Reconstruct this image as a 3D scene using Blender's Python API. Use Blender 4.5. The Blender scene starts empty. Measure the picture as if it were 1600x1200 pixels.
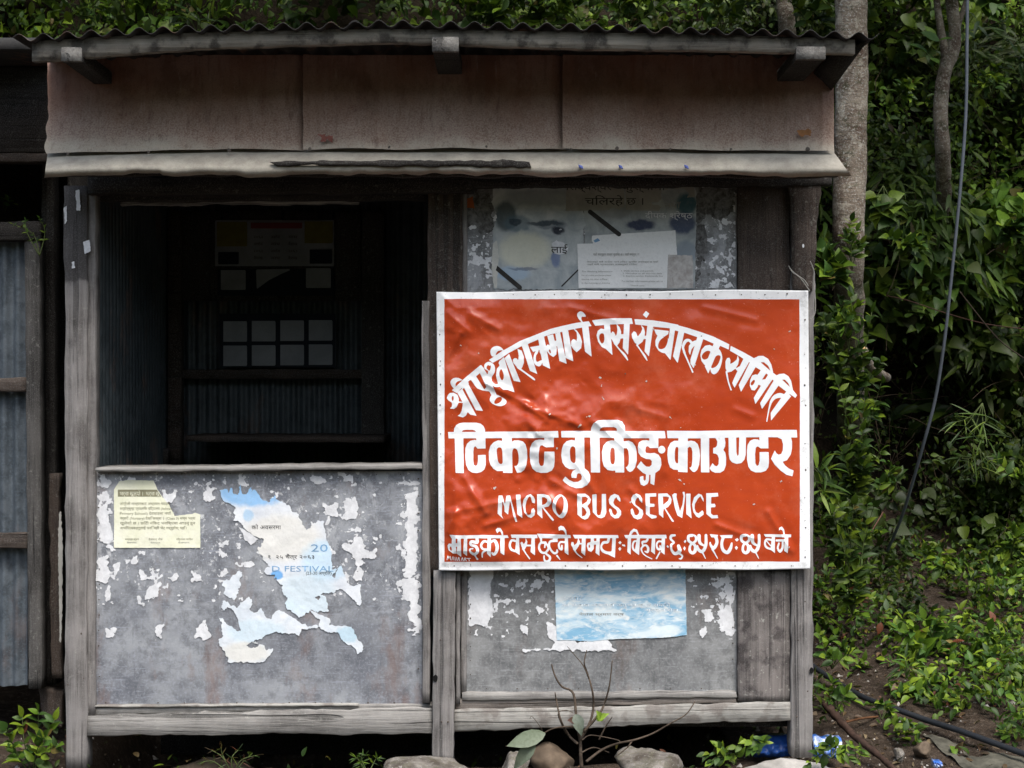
import bpy, math, random, numpy as np
from mathutils import Vector, Matrix, noise as mnoise
random.seed(7); RNG = np.random.default_rng(7)
SC = bpy.context.scene
COL = SC.collection
R = math.radians

# ------------------------------------------------------------------ camera, sky, sun, exposure
D = 4.5            # metres from the camera to the front of the booth (y = 0)
S = 0.002          # metres per photograph pixel at y = 0
CAMZ = 1.19
cam_d = bpy.data.cameras.new('camera'); cam = bpy.data.objects.new('camera', cam_d); COL.objects.link(cam)
cam.location = (0, -D, CAMZ); cam.rotation_euler = (R(90), 0, 0)
cam_d.sensor_width = 36; cam_d.lens = 36 * D / (1600 * S); cam_d.clip_end = 300
SC.camera = cam
SC.view_settings.view_transform = 'Standard'; SC.view_settings.look = 'None'
SC.view_settings.exposure = 1.15; SC.view_settings.gamma = 1
SC.view_settings.use_curve_mapping = False
SUN_EL, SUN_AZ = 60, 20        # elevation, azimuth of the sun seen from the booth (0 = straight in front of it, -y)
w = bpy.data.worlds.new('World'); SC.world = w; w.use_nodes = True
bg = w.node_tree.nodes['Background']
sky = w.node_tree.nodes.new('ShaderNodeTexSky'); sky.sky_type = 'NISHITA'; sky.sun_disc = False
sky.sun_elevation = R(SUN_EL); sky.sun_rotation = R(180 - SUN_AZ); sky.air_density = 1.4; sky.dust_density = 4.0; sky.ozone_density = 1.0
w.node_tree.links.new(sky.outputs[0], bg.inputs[0]); bg.inputs[1].default_value = 0.10
sl = bpy.data.lights.new('sun', 'SUN'); sl.energy = 1.7; sl.angle = R(26); sl.color = (1, .98, .95)
sun = bpy.data.objects.new('sun', sl); COL.objects.link(sun)
_d = Vector((math.sin(R(SUN_AZ)) * math.cos(R(SUN_EL)), -math.cos(R(SUN_AZ)) * math.cos(R(SUN_EL)), math.sin(R(SUN_EL))))
sun.rotation_euler = _d.to_track_quat('Z', 'Y').to_euler(); sun.location = _d * 20

# ------------------------------------------------------------------ helpers
def W(px, py, y=0.0):
    """the point at depth y that the photograph shows at pixel (px, py)"""
    f = S * (D + y) / D
    return Vector(((px - 800) * f, y, CAMZ + (600 - py) * f))

def tag(o, label=None, cat=None, group=None, kind=None):
    if label: o['label'] = label
    if cat: o['category'] = cat
    if group: o['group'] = group
    if kind: o['kind'] = kind
    return o

def thing(name, label, cat, loc=(0, 0, 0), group=None):
    o = bpy.data.objects.new(name, None); o.empty_display_size = .1; COL.objects.link(o); o.location = loc
    return tag(o, label, cat, group)

def origin(o):
    v = Vector((0, 0, 0))
    while o is not None:
        v += o.location; o = o.parent
    return v

def fmesh(name, V, F, smooth=False):
    """fast mesh from numpy verts and a list of faces / (n,k) array"""
    V = np.asarray(V, dtype=np.float32).reshape(-1, 3)
    me = bpy.data.meshes.new(name)
    if isinstance(F, np.ndarray):
        k = F.shape[1]; ls = np.arange(0, F.size, k, dtype=np.int32); lt = np.full(len(F), k, dtype=np.int32); lv = F.astype(np.int32).ravel()
    else:
        lt = np.array([len(f) for f in F], dtype=np.int32); ls = np.concatenate([[0], np.cumsum(lt)[:-1]]).astype(np.int32)
        lv = np.concatenate([np.asarray(f, dtype=np.int32) for f in F])
    me.vertices.add(len(V)); me.vertices.foreach_set('co', V.ravel())
    me.loops.add(len(lv)); me.loops.foreach_set('vertex_index', lv)
    me.polygons.add(len(lt)); me.polygons.foreach_set('loop_start', ls)
    me.polygons.foreach_set('loop_total', lt)
    me.update(calc_edges=True); me.validate()
    if smooth: me.polygons.foreach_set('use_smooth', np.ones(len(me.polygons), dtype=bool))
    return me

def obj(name, V, F, m, parent=None, smooth=False, loc=None, colors=None, **tags):
    """one mesh object from WORLD coordinates; its origin is its parent's (or loc)"""
    V = np.asarray(V, dtype=np.float64).reshape(-1, 3)
    o0 = origin(parent) if parent is not None else Vector(loc if loc is not None else V.mean(axis=0) if False else (0, 0, 0))
    if parent is None and loc is None:
        o0 = Vector((float(V[:, 0].mean()), float(V[:, 1].mean()), float(V[:, 2].min())))
    me = fmesh(name, V - np.array(o0), F, smooth)
    if colors is not None:
        a = me.color_attributes.new('tint', 'FLOAT_COLOR', 'POINT'); c = np.ones((len(V), 4), dtype=np.float32); c[:, :3] = colors
        a.data.foreach_set('color', c.ravel())
    if m is not None: me.materials.append(m)
    o = bpy.data.objects.new(name, me); COL.objects.link(o)
    if parent is not None: o.parent = parent
    else: o.location = o0
    return tag(o, **tags)

# ---- numpy value noise
_LAT = np.random.default_rng(3).random((256, 256))
def vnoise(x, y, seed=0):
    x = np.asarray(x, float) + seed * 17.31; y = np.asarray(y, float) + seed * 5.77
    xi = np.floor(x).astype(int); yi = np.floor(y).astype(int); fx = x - xi; fy = y - yi
    fx = fx * fx * (3 - 2 * fx); fy = fy * fy * (3 - 2 * fy)
    a = _LAT[yi % 256, xi % 256]; b = _LAT[yi % 256, (xi + 1) % 256]; c = _LAT[(yi + 1) % 256, xi % 256]; d = _LAT[(yi + 1) % 256, (xi + 1) % 256]
    return (a * (1 - fx) + b * fx) * (1 - fy) + (c * (1 - fx) + d * fx) * fy
def fbm(x, y, seed=0, o=4):
    s = 0; a = .5; t = 0
    for k in range(o):
        s = s + a * vnoise(x * 2 ** k, y * 2 ** k, seed + k * 3); t += a; a *= .55
    return s / t
def worley(X, Y, pts):
    d = np.full(X.shape, 1e9)
    for (a, b) in pts: d = np.minimum(d, (X - a) ** 2 + (Y - b) ** 2)
    return np.sqrt(d)

# ---- shapes drawn in a flat signed distance field, turned into meshes (hand lettering, torn paper)
def crom(p, closed=True, n=5):
    p = [np.array(q, float) for q in p]; m = len(p); out = []
    for i in range(m if closed else m - 1):
        g = lambda k: p[k % m] if closed else p[min(max(k, 0), m - 1)]
        a, b, c, d = g(i - 1), g(i), g(i + 1), g(i + 2)
        for t in np.arange(n) / n:
            out.append(.5 * ((2 * b) + (c - a) * t + (2 * a - 5 * b + 4 * c - d) * t * t + (3 * b - a - 3 * c + d) * t ** 3))
    if not closed: out.append(p[-1])
    return np.array(out)

class Field:
    def __init__(s, x0, y0, x1, y1, step=.8):
        s.x = np.arange(x0, x1 + step, step); s.y = np.arange(y0, y1 + step, step); s.F = np.full((len(s.y), len(s.x)), -4.0)
        s.c = (0, 0, 1.0)
    def at(s, ox, oy, k): s.c = (ox, oy, k); return s
    def _t(s, p):
        p = np.array(p, float); ox, oy, k = s.c; q = p.copy(); q[:, 0] = ox + p[:, 0] / k; q[:, 1] = oy + p[:, 1] / k
        if p.shape[1] > 2: q[:, 2] = p[:, 2] / k
        return q
    def _win(s, q, pad):
        i0 = np.searchsorted(s.x, q[:, 0].min() - pad); i1 = np.searchsorted(s.x, q[:, 0].max() + pad)
        j0 = np.searchsorted(s.y, q[:, 1].min() - pad); j1 = np.searchsorted(s.y, q[:, 1].max() + pad)
        return slice(j0, j1), slice(i0, i1)
    def _poly(s, p, smooth):
        q = s._t(crom(p) if smooth else p); w_ = s._win(q, 4); X, Y = np.meshgrid(s.x[w_[1]], s.y[w_[0]])
        d = np.full(X.shape, 1e9); ins = np.zeros(X.shape, bool); n = len(q)
        for i in range(n):
            ax, ay = q[i]; bx, by = q[(i + 1) % n]; ex, ey = bx - ax, by - ay; L = ex * ex + ey * ey + 1e-12
            t = np.clip(((X - ax) * ex + (Y - ay) * ey) / L, 0, 1); d = np.minimum(d, (X - ax - t * ex) ** 2 + (Y - ay - t * ey) ** 2)
            if ay != by:
                ins ^= ((ay > Y) != (by > Y)) & (X < (bx - ax) * (Y - ay) / (by - ay) + ax)
        d = np.sqrt(d); return w_, np.where(ins, d, -d)
    def P(s, *p, sm=False):
        w_, d = s._poly(p, sm); s.F[w_] = np.maximum(s.F[w_], np.clip(d, -4, 40)); return s
    def PS(s, *p): return s.P(*p, sm=True)
    def H(s, *p, sm=False):
        w_, d = s._poly(p, sm); s.F[w_] = np.minimum(s.F[w_], np.clip(-d, -40, 40)); return s
    def HS(s, *p): return s.H(*p, sm=True)
    def T(s, *p):
        q = s._t(crom(p, closed=False, n=4) if len(p) > 2 else p); w_ = s._win(q, 4 + q[:, 2].max()); X, Y = np.meshgrid(s.x[w_[1]], s.y[w_[0]])
        d = np.full(X.shape, -1e9)
        for i in range(len(q) - 1):
            ax, ay, aw = q[i]; bx, by, bw = q[i + 1]; ex, ey = bx - ax, by - ay; L = ex * ex + ey * ey + 1e-12
            t = np.clip(((X - ax) * ex + (Y - ay) * ey) / L, 0, 1)
            d = np.maximum(d, (aw + (bw - aw) * t) / 2 - np.sqrt((X - ax - t * ex) ** 2 + (Y - ay - t * ey) ** 2))
        s.F[w_] = np.maximum(s.F[w_], np.clip(d, -4, 40)); return s
    def ragged(s, amp, scale, seed=1, octs=4):
        X, Y = np.meshgrid(s.x, s.y); s.F = s.F + (fbm(X / scale, Y / scale, seed, octs) - .5) * 2 * amp; return s
    def mesh(s):
        F = s.F; ny, nx = F.shape; I = F > 0
        c = I[:-1, :-1].astype(int) + I[:-1, 1:] + I[1:, 1:] + I[1:, :-1]
        V = []; idx = {}; faces = []
        def gv(j, i):
            k = (j, i)
            if k not in idx: idx[k] = len(V); V.append((s.x[i], s.y[j]))
            return idx[k]
        def ev(j, i, j2, i2):
            if (j2, i2) < (j, i): j, i, j2, i2 = j2, i2, j, i
            k = (j, i, j2, i2)
            if k not in idx:
                a, b = F[j, i], F[j2, i2]; t = min(max(a / (a - b), .02), .98); idx[k] = len(V)
                V.append((s.x[i] + (s.x[i2] - s.x[i]) * t, s.y[j] + (s.y[j2] - s.y[j]) * t))
            return idx[k]
        for j, i in zip(*np.nonzero(c == 4)): faces.append((gv(j, i), gv(j + 1, i), gv(j + 1, i + 1), gv(j, i + 1)))
        for j, i in zip(*np.nonzero((c > 0) & (c < 4))):
            cs = [(j, i), (j + 1, i), (j + 1, i + 1), (j, i + 1)]; f = []
            for k in range(4):
                a, b = cs[k], cs[(k + 1) % 4]
                if I[a]: f.append(gv(*a))
                if I[a] != I[b]: f.append(ev(*a, *b))
            if len(f) > 2: faces.append(tuple(f))
        return np.array(V), faces

def field_obj(name, fld, m, parent=None, y=0.0, hfun=None, thick=0, **tags):
    """put the field's shape on the plane y (plus hfun), facing the road"""
    P, F = fld.mesh()
    yy = np.full(len(P), float(y))
    if hfun is not None: yy = yy - hfun(P[:, 0], P[:, 1])
    f = S * (D + y) / D
    V = np.stack([(P[:, 0] - 800) * f, yy, CAMZ + (600 - P[:, 1]) * f], 1)
    return obj(name, V, F, m, parent, smooth=True, **tags)

# ---- node materials
def mat(name, rough=.8, spec=.3, metallic=0.0):
    m = bpy.data.materials.new(name); m.use_nodes = True; nt = m.node_tree; b = nt.nodes['Principled BSDF']
    b.inputs['Roughness'].default_value = rough; b.inputs['Specular IOR Level'].default_value = spec; b.inputs['Metallic'].default_value = metallic
    return m, nt, b
def nd(nt, typ, outs=0, **kw):
    n = nt.nodes.new('ShaderNode' + typ); props = kw.pop('props', {})
    for k, v in props.items(): setattr(n, k, v)
    for k, v in kw.items():
        i = n.inputs[int(k[1:])] if k[0] == 'i' and k[1:].isdigit() else n.inputs[k.replace('_', ' ')]
        if hasattr(v, 'links') and hasattr(v, 'is_output'): nt.links.new(v, i)
        else: i.default_value = v
    return n.outputs[outs]
def c4(c): return tuple(c) + (1,) if len(c) == 3 else c
def mth(nt, op, a, b=0.0, clamp=False): return nd(nt, 'Math', props={'operation': op, 'use_clamp': clamp}, i0=a, i1=b)
def mixc(nt, fac, a, b, blend='MIX'):
    n = nt.nodes.new('ShaderNodeMix'); n.data_type = 'RGBA'; n.blend_type = blend
    for i, v in ((0, fac), (6, a), (7, b)):
        if hasattr(v, 'is_output'): nt.links.new(v, n.inputs[i])
        else: n.inputs[i].default_value = v if i == 0 else c4(v)
    return n.outputs[2]
def ramp(nt, fac, stops, interp='LINEAR'):
    n = nt.nodes.new('ShaderNodeValToRGB'); n.color_ramp.interpolation = interp; e = n.color_ramp.elements
    while len(e) < len(stops): e.new(.5)
    for x, (p, c) in zip(e, stops): x.position = p; x.color = c4(c) if not isinstance(c, (int, float)) else (c, c, c, 1)
    nt.links.new(fac, n.inputs[0]); return n.outputs[0]
def sstep(nt, v, a, b): return nd(nt, 'MapRange', props={'interpolation_type': 'SMOOTHSTEP'}, Value=v, From_Min=a, From_Max=b)
def pos(nt, scale=(1, 1, 1), off=(0, 0, 0), per_object=True):
    p = nd(nt, 'NewGeometry')
    n = nt.nodes.new('ShaderNodeMapping'); nt.links.new(p, n.inputs[0]); n.inputs[3].default_value = scale; n.inputs[1].default_value = off
    if per_object:
        r = nd(nt, 'ObjectInfo', outs=5); r = mth(nt, 'MULTIPLY', r, 37.0)
        a = nt.nodes.new('ShaderNodeVectorMath'); a.operation = 'ADD'; nt.links.new(n.outputs[0], a.inputs[0]); nt.links.new(r, a.inputs[1]); return a.outputs[0]
    return n.outputs[0]
def tn(nt, vec, scale, detail=5, rough=.55, dist=0.0):
    return nd(nt, 'TexNoise', Vector=vec, Scale=scale, Detail=detail, Roughness=rough, Distortion=dist)
def bump(nt, b, h, strength=.5, dist=.01):
    o = nd(nt, 'Bump', Height=h, Strength=strength, Distance=dist); nt.links.new(o, b.inputs['Normal'])
def base(nt, b, c): nt.links.new(c, b.inputs['Base Color'])

def wood_mat(name, col, dark, axis, rough=.85, lichen=0.0, crack=.5, stain=None, tar=None):
    m, nt, b = mat(name, rough, .2)
    sc = {'z': (1, 1, .035), 'x': (.035, 1, 1), 'y': (1, .035, 1)}[axis]; ks = {'z': (1, 1, .4), 'x': (.4, 1, 1), 'y': (1, .4, 1)}[axis]
    v = pos(nt, sc); v2 = pos(nt)
    g = tn(nt, v, 48, 7, .72, .4); g2 = tn(nt, v, 150, 4, .75); bl = tn(nt, v2, 7, 5, .6); sp = tn(nt, v2, 60, 4, .7)
    c = mixc(nt, ramp(nt, g, [(.3, 0), (.62, 1)]), dark, col)
    c = mixc(nt, mth(nt, 'MULTIPLY', ramp(nt, g2, [(.38, 1), (.52, 0)]), .6), c, tuple(x * .45 for x in dark))
    c = mixc(nt, mth(nt, 'MULTIPLY', ramp(nt, bl, [(.4, 0), (.65, 1)]), .55), c, tuple(min(1, x * 1.35) for x in col))
    c = mixc(nt, mth(nt, 'MULTIPLY', ramp(nt, bl, [(.3, 1), (.45, 0)]), .5), c, dark)
    cr = ramp(nt, tn(nt, pos(nt, tuple(s_ * .55 if s_ < 1 else 1 for s_ in sc)), 34, 3, .5, .8), [(.36, 1), (.385, 0)])
    c = mixc(nt, mth(nt, 'MULTIPLY', cr, crack), c, (.012, .011, .010))
    kn = nd(nt, 'TexVoronoi', Vector=pos(nt, ks), Scale=5.5, Randomness=1.0)
    c = mixc(nt, mth(nt, 'MULTIPLY', sstep(nt, mth(nt, 'ADD', kn, mth(nt, 'MULTIPLY', g, .03)), .085, .05), .75), c, (.03, .026, .023))
    if lichen: c = mixc(nt, mth(nt, 'MULTIPLY', ramp(nt, sp, [(.6, 0), (.68, 1)]), lichen), c, (.40, .40, .36))
    if stain: c = mixc(nt, mth(nt, 'MULTIPLY', ramp(nt, tn(nt, v2, 16, 4), [(.5, 0), (.6, 1)]), .8), c, stain)
    if tar:   # an old tarred / smoke blackened length of the timber, with its own ragged lower edge
        zz = mth(nt, 'ADD', nd(nt, 'SeparateXYZ', outs=2, Vector=nd(nt, 'NewGeometry')), mth(nt, 'MULTIPLY', mth(nt, 'SUBTRACT', tn(nt, v2, 18, 4), .5), .12))
        c = mixc(nt, mth(nt, 'MULTIPLY', sstep(nt, zz, tar[0], tar[0] + .02), .85), c, tar[1])
    c = mixc(nt, mth(nt, 'MULTIPLY', ramp(nt, tn(nt, v2, 300, 2, .8), [(.5, 0), (.8, 1)]), .3), c, (.4, .4, .39))
    base(nt, b, c)
    h = mth(nt, 'SUBTRACT', mth(nt, 'ADD', mth(nt, 'MULTIPLY', g, .8), mth(nt, 'MULTIPLY', g2, .6)), cr)
    bump(nt, b, h, 1.0, .0035); return m

M = {}
M['wood_v'] = wood_mat('weathered wood upright', (.235, .222, .215), (.085, .077, .073), 'z', lichen=.25)
M['wood_l'] = wood_mat('weathered post with tarred top', (.235, .222, .215), (.085, .077, .073), 'z', lichen=.25, tar=(1.50, (.05, .046, .046)))
M['wood_h'] = wood_mat('weathered wood lying', (.28, .27, .255), (.12, .112, .105), 'x', lichen=.35)
M['wood_pale_h'] = wood_mat('pale worn rail', (.34, .33, .305), (.17, .16, .145), 'x', lichen=.3, crack=.35, stain=(.17, .15, .135))
M['wood_brown_h'] = wood_mat('brown grey rail', (.25, .22, .195), (.12, .10, .088), 'x', lichen=.2)
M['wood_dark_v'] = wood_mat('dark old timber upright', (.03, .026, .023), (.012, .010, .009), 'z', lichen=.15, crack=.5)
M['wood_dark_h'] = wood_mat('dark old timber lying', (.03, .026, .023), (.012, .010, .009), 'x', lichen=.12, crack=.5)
M['wood_brown_v'] = wood_mat('brown timber upright', (.07, .052, .042), (.026, .019, .015), 'z', lichen=.25)
M['wood_post_top'] = wood_mat('tarred upright top', (.1, .095, .09), (.035, .032, .03), 'z', lichen=.3)
M['wood_eave'] = wood_mat('stained eave batten', (.30, .28, .24), (.16, .145, .125), 'x', lichen=.2, crack=.3, stain=(.045, .04, .036))
M['wood_stained_v'] = wood_mat('stained grey plank', (.2, .18, .17), (.07, .06, .058), 'z', lichen=.8, crack=.3, stain=(.045, .038, .038))

def zinc_mat(name, a, b_, specks=0.0, rust=0.0, rough=.55, rust_at=None):
    m, nt, b = mat(name, rough, .35)
    v = pos(nt, per_object=False); n1 = tn(nt, v, 5, 6, .6, .4); n2 = tn(nt, v, 24, 5, .65); n3 = tn(nt, v, 130, 3, .6)
    c = mixc(nt, ramp(nt, n1, [(.33, 0), (.66, 1)]), a, b_)
    c = mixc(nt, mth(nt, 'MULTIPLY', ramp(nt, n2, [(.4, 1), (.55, 0)]), .5), c, tuple(x * .55 for x in a))
    c = mixc(nt, mth(nt, 'MULTIPLY', ramp(nt, n3, [(.5, 0), (.66, 1)]), .4), c, tuple(min(.44, x * 2.4) for x in a))
    sc_ = tn(nt, pos(nt, (.12, 1, 1.6), (8, 1, 3), False), 120, 3, .7)
    c = mixc(nt, mth(nt, 'MULTIPLY', ramp(nt, sc_, [(.6, 0), (.66, 1)]), .45), c, tuple(min(.45, x * 2.4) for x in a))
    c = mixc(nt, mth(nt, 'MULTIPLY', ramp(nt, tn(nt, pos(nt, (1, 1, .15), (2, 6, 3), False), 50, 4, .7), [(.6, 0), (.68, 1)]), .35), c, tuple(x * .45 for x in a))
    if rust:
        c = mixc(nt, mth(nt, 'MULTIPLY', ramp(nt, tn(nt, pos(nt, (1, 1, .45), (3, 1, 2), False), 7, 5, .7), [(.56, 0), (.68, 1)]), rust), c, (.2, .1, .06))
    if specks:
        e = ramp(nt, tn(nt, pos(nt, (1, 1, 1), (7, 3, 5), False), 55, 5, .75, .5), [(.60, 0), (.615, 1)])
        e = mth(nt, 'MULTIPLY', e, ramp(nt, tn(nt, v, 3.2, 3), [(.4, .25), (.6, 1)]))
        z = nd(nt, 'SeparateXYZ', outs=2, Vector=nd(nt, 'NewGeometry'))
        pr = mth(nt, 'MULTIPLY', ramp(nt, tn(nt, pos(nt, (1, 1, .6), (1, 2, 9), False), 11, 6, .75, .6), [(.53, 0), (.60, 1)]), sstep(nt, z, .3, .6))
        c = mixc(nt, mth(nt, 'MULTIPLY', pr, .55), c, (.42, .435, .46))
        e = mth(nt, 'MULTIPLY', e, sstep(nt, z, .42, .62))
        c = mixc(nt, mth(nt, 'MULTIPLY', e, specks), c, (.62, .63, .64))
    base(nt, b, c); bump(nt, b, mth(nt, 'ADD', n2, mth(nt, 'MULTIPLY', n3, .3)), .25, .003)
    nt.links.new(ramp(nt, n2, [(.3, rough - .12), (.7, rough + .15)]), b.inputs['Roughness']); return m
M['zinc'] = zinc_mat('weathered galvanised sheet', (.15, .16, .185), (.33, .345, .365), specks=.95, rust=.4)
M['zinc_r'] = zinc_mat('weathered galvanised sheet right', (.15, .155, .16), (.29, .295, .295), specks=.7, rust=.25)
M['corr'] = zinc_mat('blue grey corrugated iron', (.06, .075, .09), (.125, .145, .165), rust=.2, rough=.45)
M['shade_dark'] = wood_mat('inner timber with painted shade', (.035, .024, .018), (.012, .009, .007), 'x', lichen=0)  # near-black colour stands in for the shade inside the booth
M['corr_in'] = zinc_mat('sooty corrugated iron inside', (.022, .03, .035), (.06, .072, .078), rust=.3, rough=.5)  # iron darkened too, the indoor shade is put into its colour
M['roof'] = zinc_mat('dark roofing iron', (.02, .02, .02), (.045, .042, .04), rust=.5, rough=.7)

# awning: rusted red brown sheet with pale dust settled near its lower edge
m, nt, b = mat('rusted awning sheet', .75, .2)
v = pos(nt, per_object=False); n1 = tn(nt, v, 4, 5, .6); gr = tn(nt, v, 210, 2, .8); st = tn(nt, pos(nt, (1, 1, .06), per_object=False), 34, 4, .6)
c = mixc(nt, ramp(nt, n1, [(.35, 0), (.65, 1)]), (.215, .112, .078), (.285, .19, .158))
c = mixc(nt, mth(nt, 'MULTIPLY', ramp(nt, tn(nt, pos(nt, (1, 1, .6), (3, 3, 3), False), 6, 6, .75), [(.5, 0), (.62, 1)]), .6), c, (.12, .06, .042))
c = mixc(nt, mth(nt, 'MULTIPLY', ramp(nt, st, [(.5, 0), (.72, 1)]), .5), c, (.17, .065, .042))
z = nd(nt, 'SeparateXYZ', outs=2, Vector=nd(nt, 'NewGeometry'))
z = mth(nt, 'ADD', z, mth(nt, 'MULTIPLY', n1, -.16))
du = sstep(nt, z, 2.06, 1.78)
c = mixc(nt, mth(nt, 'MULTIPLY', du, mth(nt, 'ADD', mth(nt, 'MULTIPLY', ramp(nt, gr, [(.3, 0), (.7, 1)]), 1.1), .1)), c, (.38, .31, .25))
c = mixc(nt, sstep(nt, mth(nt, 'ADD', z, mth(nt, 'MULTIPLY', tn(nt, v, 30), .02)), 1.87, 1.815), c, (.42, .37, .30))
c = mixc(nt, mth(nt, 'MULTIPLY', ramp(nt, gr, [(.3, 1), (.5, 0)]), .3), c, (.06, .045, .04))
rs = tn(nt, pos(nt, (1, 1, .12), (4, 0, 1), False), 60, 5, .7)
c = mixc(nt, mth(nt, 'MULTIPLY', ramp(nt, rs, [(.56, 0), (.66, 1)]), .35), c, (.09, .045, .035))
c = mixc(nt, mth(nt, 'MULTIPLY', ramp(nt, rs, [(.3, 1), (.38, 0)]), .3), c, (.42, .34, .3))
base(nt, b, c); bump(nt, b, mth(nt, 'ADD', gr, mth(nt, 'MULTIPLY', tn(nt, v, 12, 4), 3.0)), .35, .003); M['awning'] = m
m, nt, b = mat('pale awning flashing', .7, .25)
v = pos(nt, per_object=False); n2 = tn(nt, v, 20, 5, .65); gr = tn(nt, v, 240, 3, .7)
c = mixc(nt, ramp(nt, n2, [(.35, 0), (.65, 1)]), (.31, .285, .24), (.45, .42, .355))
c = mixc(nt, mth(nt, 'MULTIPLY', ramp(nt, gr, [(.35, 1), (.5, 0)]), .25), c, (.15, .13, .11))
base(nt, b, c); bump(nt, b, gr, .2, .002); M['flashing'] = m

# sign paints: gloss red field and white enamel
def dirt(nt, c, amt=1.0):
    v = pos(nt, per_object=False)
    c = mixc(nt, mth(nt, 'MULTIPLY', ramp(nt, tn(nt, v, 9, 5, .7), [(.5, 0), (.75, 1)]), .25 * amt), c, (.55, .56, .56))
    c = mixc(nt, mth(nt, 'MULTIPLY', ramp(nt, tn(nt, v, 75, 4, .75), [(.655, 0), (.70, 1)]), .7 * amt), c, (.20, .19, .18))
    c = mixc(nt, mth(nt, 'MULTIPLY', ramp(nt, tn(nt, v, 26, 5, .75), [(.56, 0), (.66, 1)]), .35 * amt), c, (.42, .43, .42))
    return c
m, nt, b = mat('sign sheet enamel', .26, .5)
x, y_, z = (nd(nt, 'SeparateXYZ', outs=k, Vector=nd(nt, 'NewGeometry')) for k in range(3))
v = pos(nt, per_object=False); wob = mth(nt, 'MULTIPLY', mth(nt, 'SUBTRACT', tn(nt, v, 14, 4), .5), .003)
def inside(a, lo, hi): return mth(nt, 'MULTIPLY', mth(nt, 'GREATER_THAN', mth(nt, 'ADD', a, wob), lo), mth(nt, 'LESS_THAN', mth(nt, 'ADD', a, wob), hi))
SIGN_Y = -.03; fs = S * (D + SIGN_Y) / D
Mk = mth(nt, 'MULTIPLY', inside(x, (694.5 - 800) * fs, (1249.5 - 800) * fs), inside(z, CAMZ + (600 - 877.5) * fs, CAMZ + (600 - 467.5) * fs))
red = mixc(nt, ramp(nt, tn(nt, v, 3.0, 5, .6), [(.35, 0), (.65, 1)]), (.41, .043, .008), (.49, .06, .013))
red = mixc(nt, mth(nt, 'MULTIPLY', ramp(nt, tn(nt, pos(nt, (.25, 1, 1), (2, 2, 2), False), 60, 4, .6), [(.4, 0), (.7, 1)]), .25), red, (.33, .04, .02))
red = mixc(nt, mth(nt, 'MULTIPLY', ramp(nt, tn(nt, v, 120, 3, .8), [(.66, 0), (.72, 1)]), .5), red, (.7, .36, .28))
red = mixc(nt, mth(nt, 'MULTIPLY', ramp(nt, tn(nt, v, 6, 6, .75), [(.52, 0), (.75, 1)]), .35), red, (.5, .16, .10))
white = dirt(nt, nd(nt, 'RGB') if False else mixc(nt, 0.0, (.86, .87, .88), (.86, .87, .88)), 1.3)
base(nt, b, mixc(nt, Mk, white, red)); bump(nt, b, tn(nt, v, 45, 4, .6), .12, .003); M['sign'] = m
m, nt, b = mat('white sign lettering paint', .35, .45)
base(nt, b, dirt(nt, mixc(nt, 0.0, (.84, .86, .88), (.84, .86, .88)), .4)); M['letter'] = m
m, nt, b = mat('nail head iron', .6, .4); base(nt, b, mixc(nt, tn(nt, pos(nt), 90), (.03, .028, .026), (.10, .07, .05))); M['nail'] = m

def paper_mat(name, col, col2, scale=18, print_col=None, spots=(), tr=0.0):
    """paper with blotches; spots: (px, py, rx, ry, colour, strength) in photograph pixels = printed picture areas"""
    m, nt, b = mat(name, .85, .15)
    v = pos(nt, per_object=False); n1 = tn(nt, v, scale, 5, .65, .5)
    c = mixc(nt, ramp(nt, n1, [(.36, 0), (.64, 1)]), col, col2)
    if spots:
        x = nd(nt, 'SeparateXYZ', outs=0, Vector=nd(nt, 'NewGeometry')); z = nd(nt, 'SeparateXYZ', outs=2, Vector=nd(nt, 'NewGeometry'))
        wx = mth(nt, 'MULTIPLY', mth(nt, 'SUBTRACT', tn(nt, v, 45, 4, .6), .5), .018); x = mth(nt, 'ADD', x, wx); z = mth(nt, 'SUBTRACT', z, wx)
        for (px, py, rx, ry, cc, stg) in spots:
            q = W(px, py, .045)
            a = mth(nt, 'DIVIDE', mth(nt, 'SUBTRACT', x, q.x), rx * S); e = mth(nt, 'DIVIDE', mth(nt, 'SUBTRACT', z, q.z), ry * S)
            r2 = mth(nt, 'SQRT', mth(nt, 'ADD', mth(nt, 'MULTIPLY', a, a), mth(nt, 'MULTIPLY', e, e)))
            c = mixc(nt, mth(nt, 'MULTIPLY', sstep(nt, r2, 1.15, .7), stg), c, cc)
    n3 = tn(nt, v, 140, 3, .7); c = mixc(nt, mth(nt, 'MULTIPLY', ramp(nt, n3, [(.3, 1), (.5, 0)]), .15), c, (.3, .3, .3))
    base(nt, b, c); bump(nt, b, tn(nt, v, 40, 4, .6), .35, .003); return m
def flat_mat(name, col, rough=.8, var=.25, scale=30):
    m, nt, b = mat(name, rough, .2)
    base(nt, b, mixc(nt, ramp(nt, tn(nt, pos(nt), scale, 4), [(.3, 0), (.7, 1)]), tuple(x * (1 - var) for x in col), col)); return m
M['ink'] = flat_mat('black ink', (.05, .048, .045), var=.5)
M['ink_faint'] = flat_mat('faded grey ink', (.34, .34, .32), var=.35)
M['ink_blue'] = flat_mat('blue ink', (.22, .42, .66), var=.4)

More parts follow.
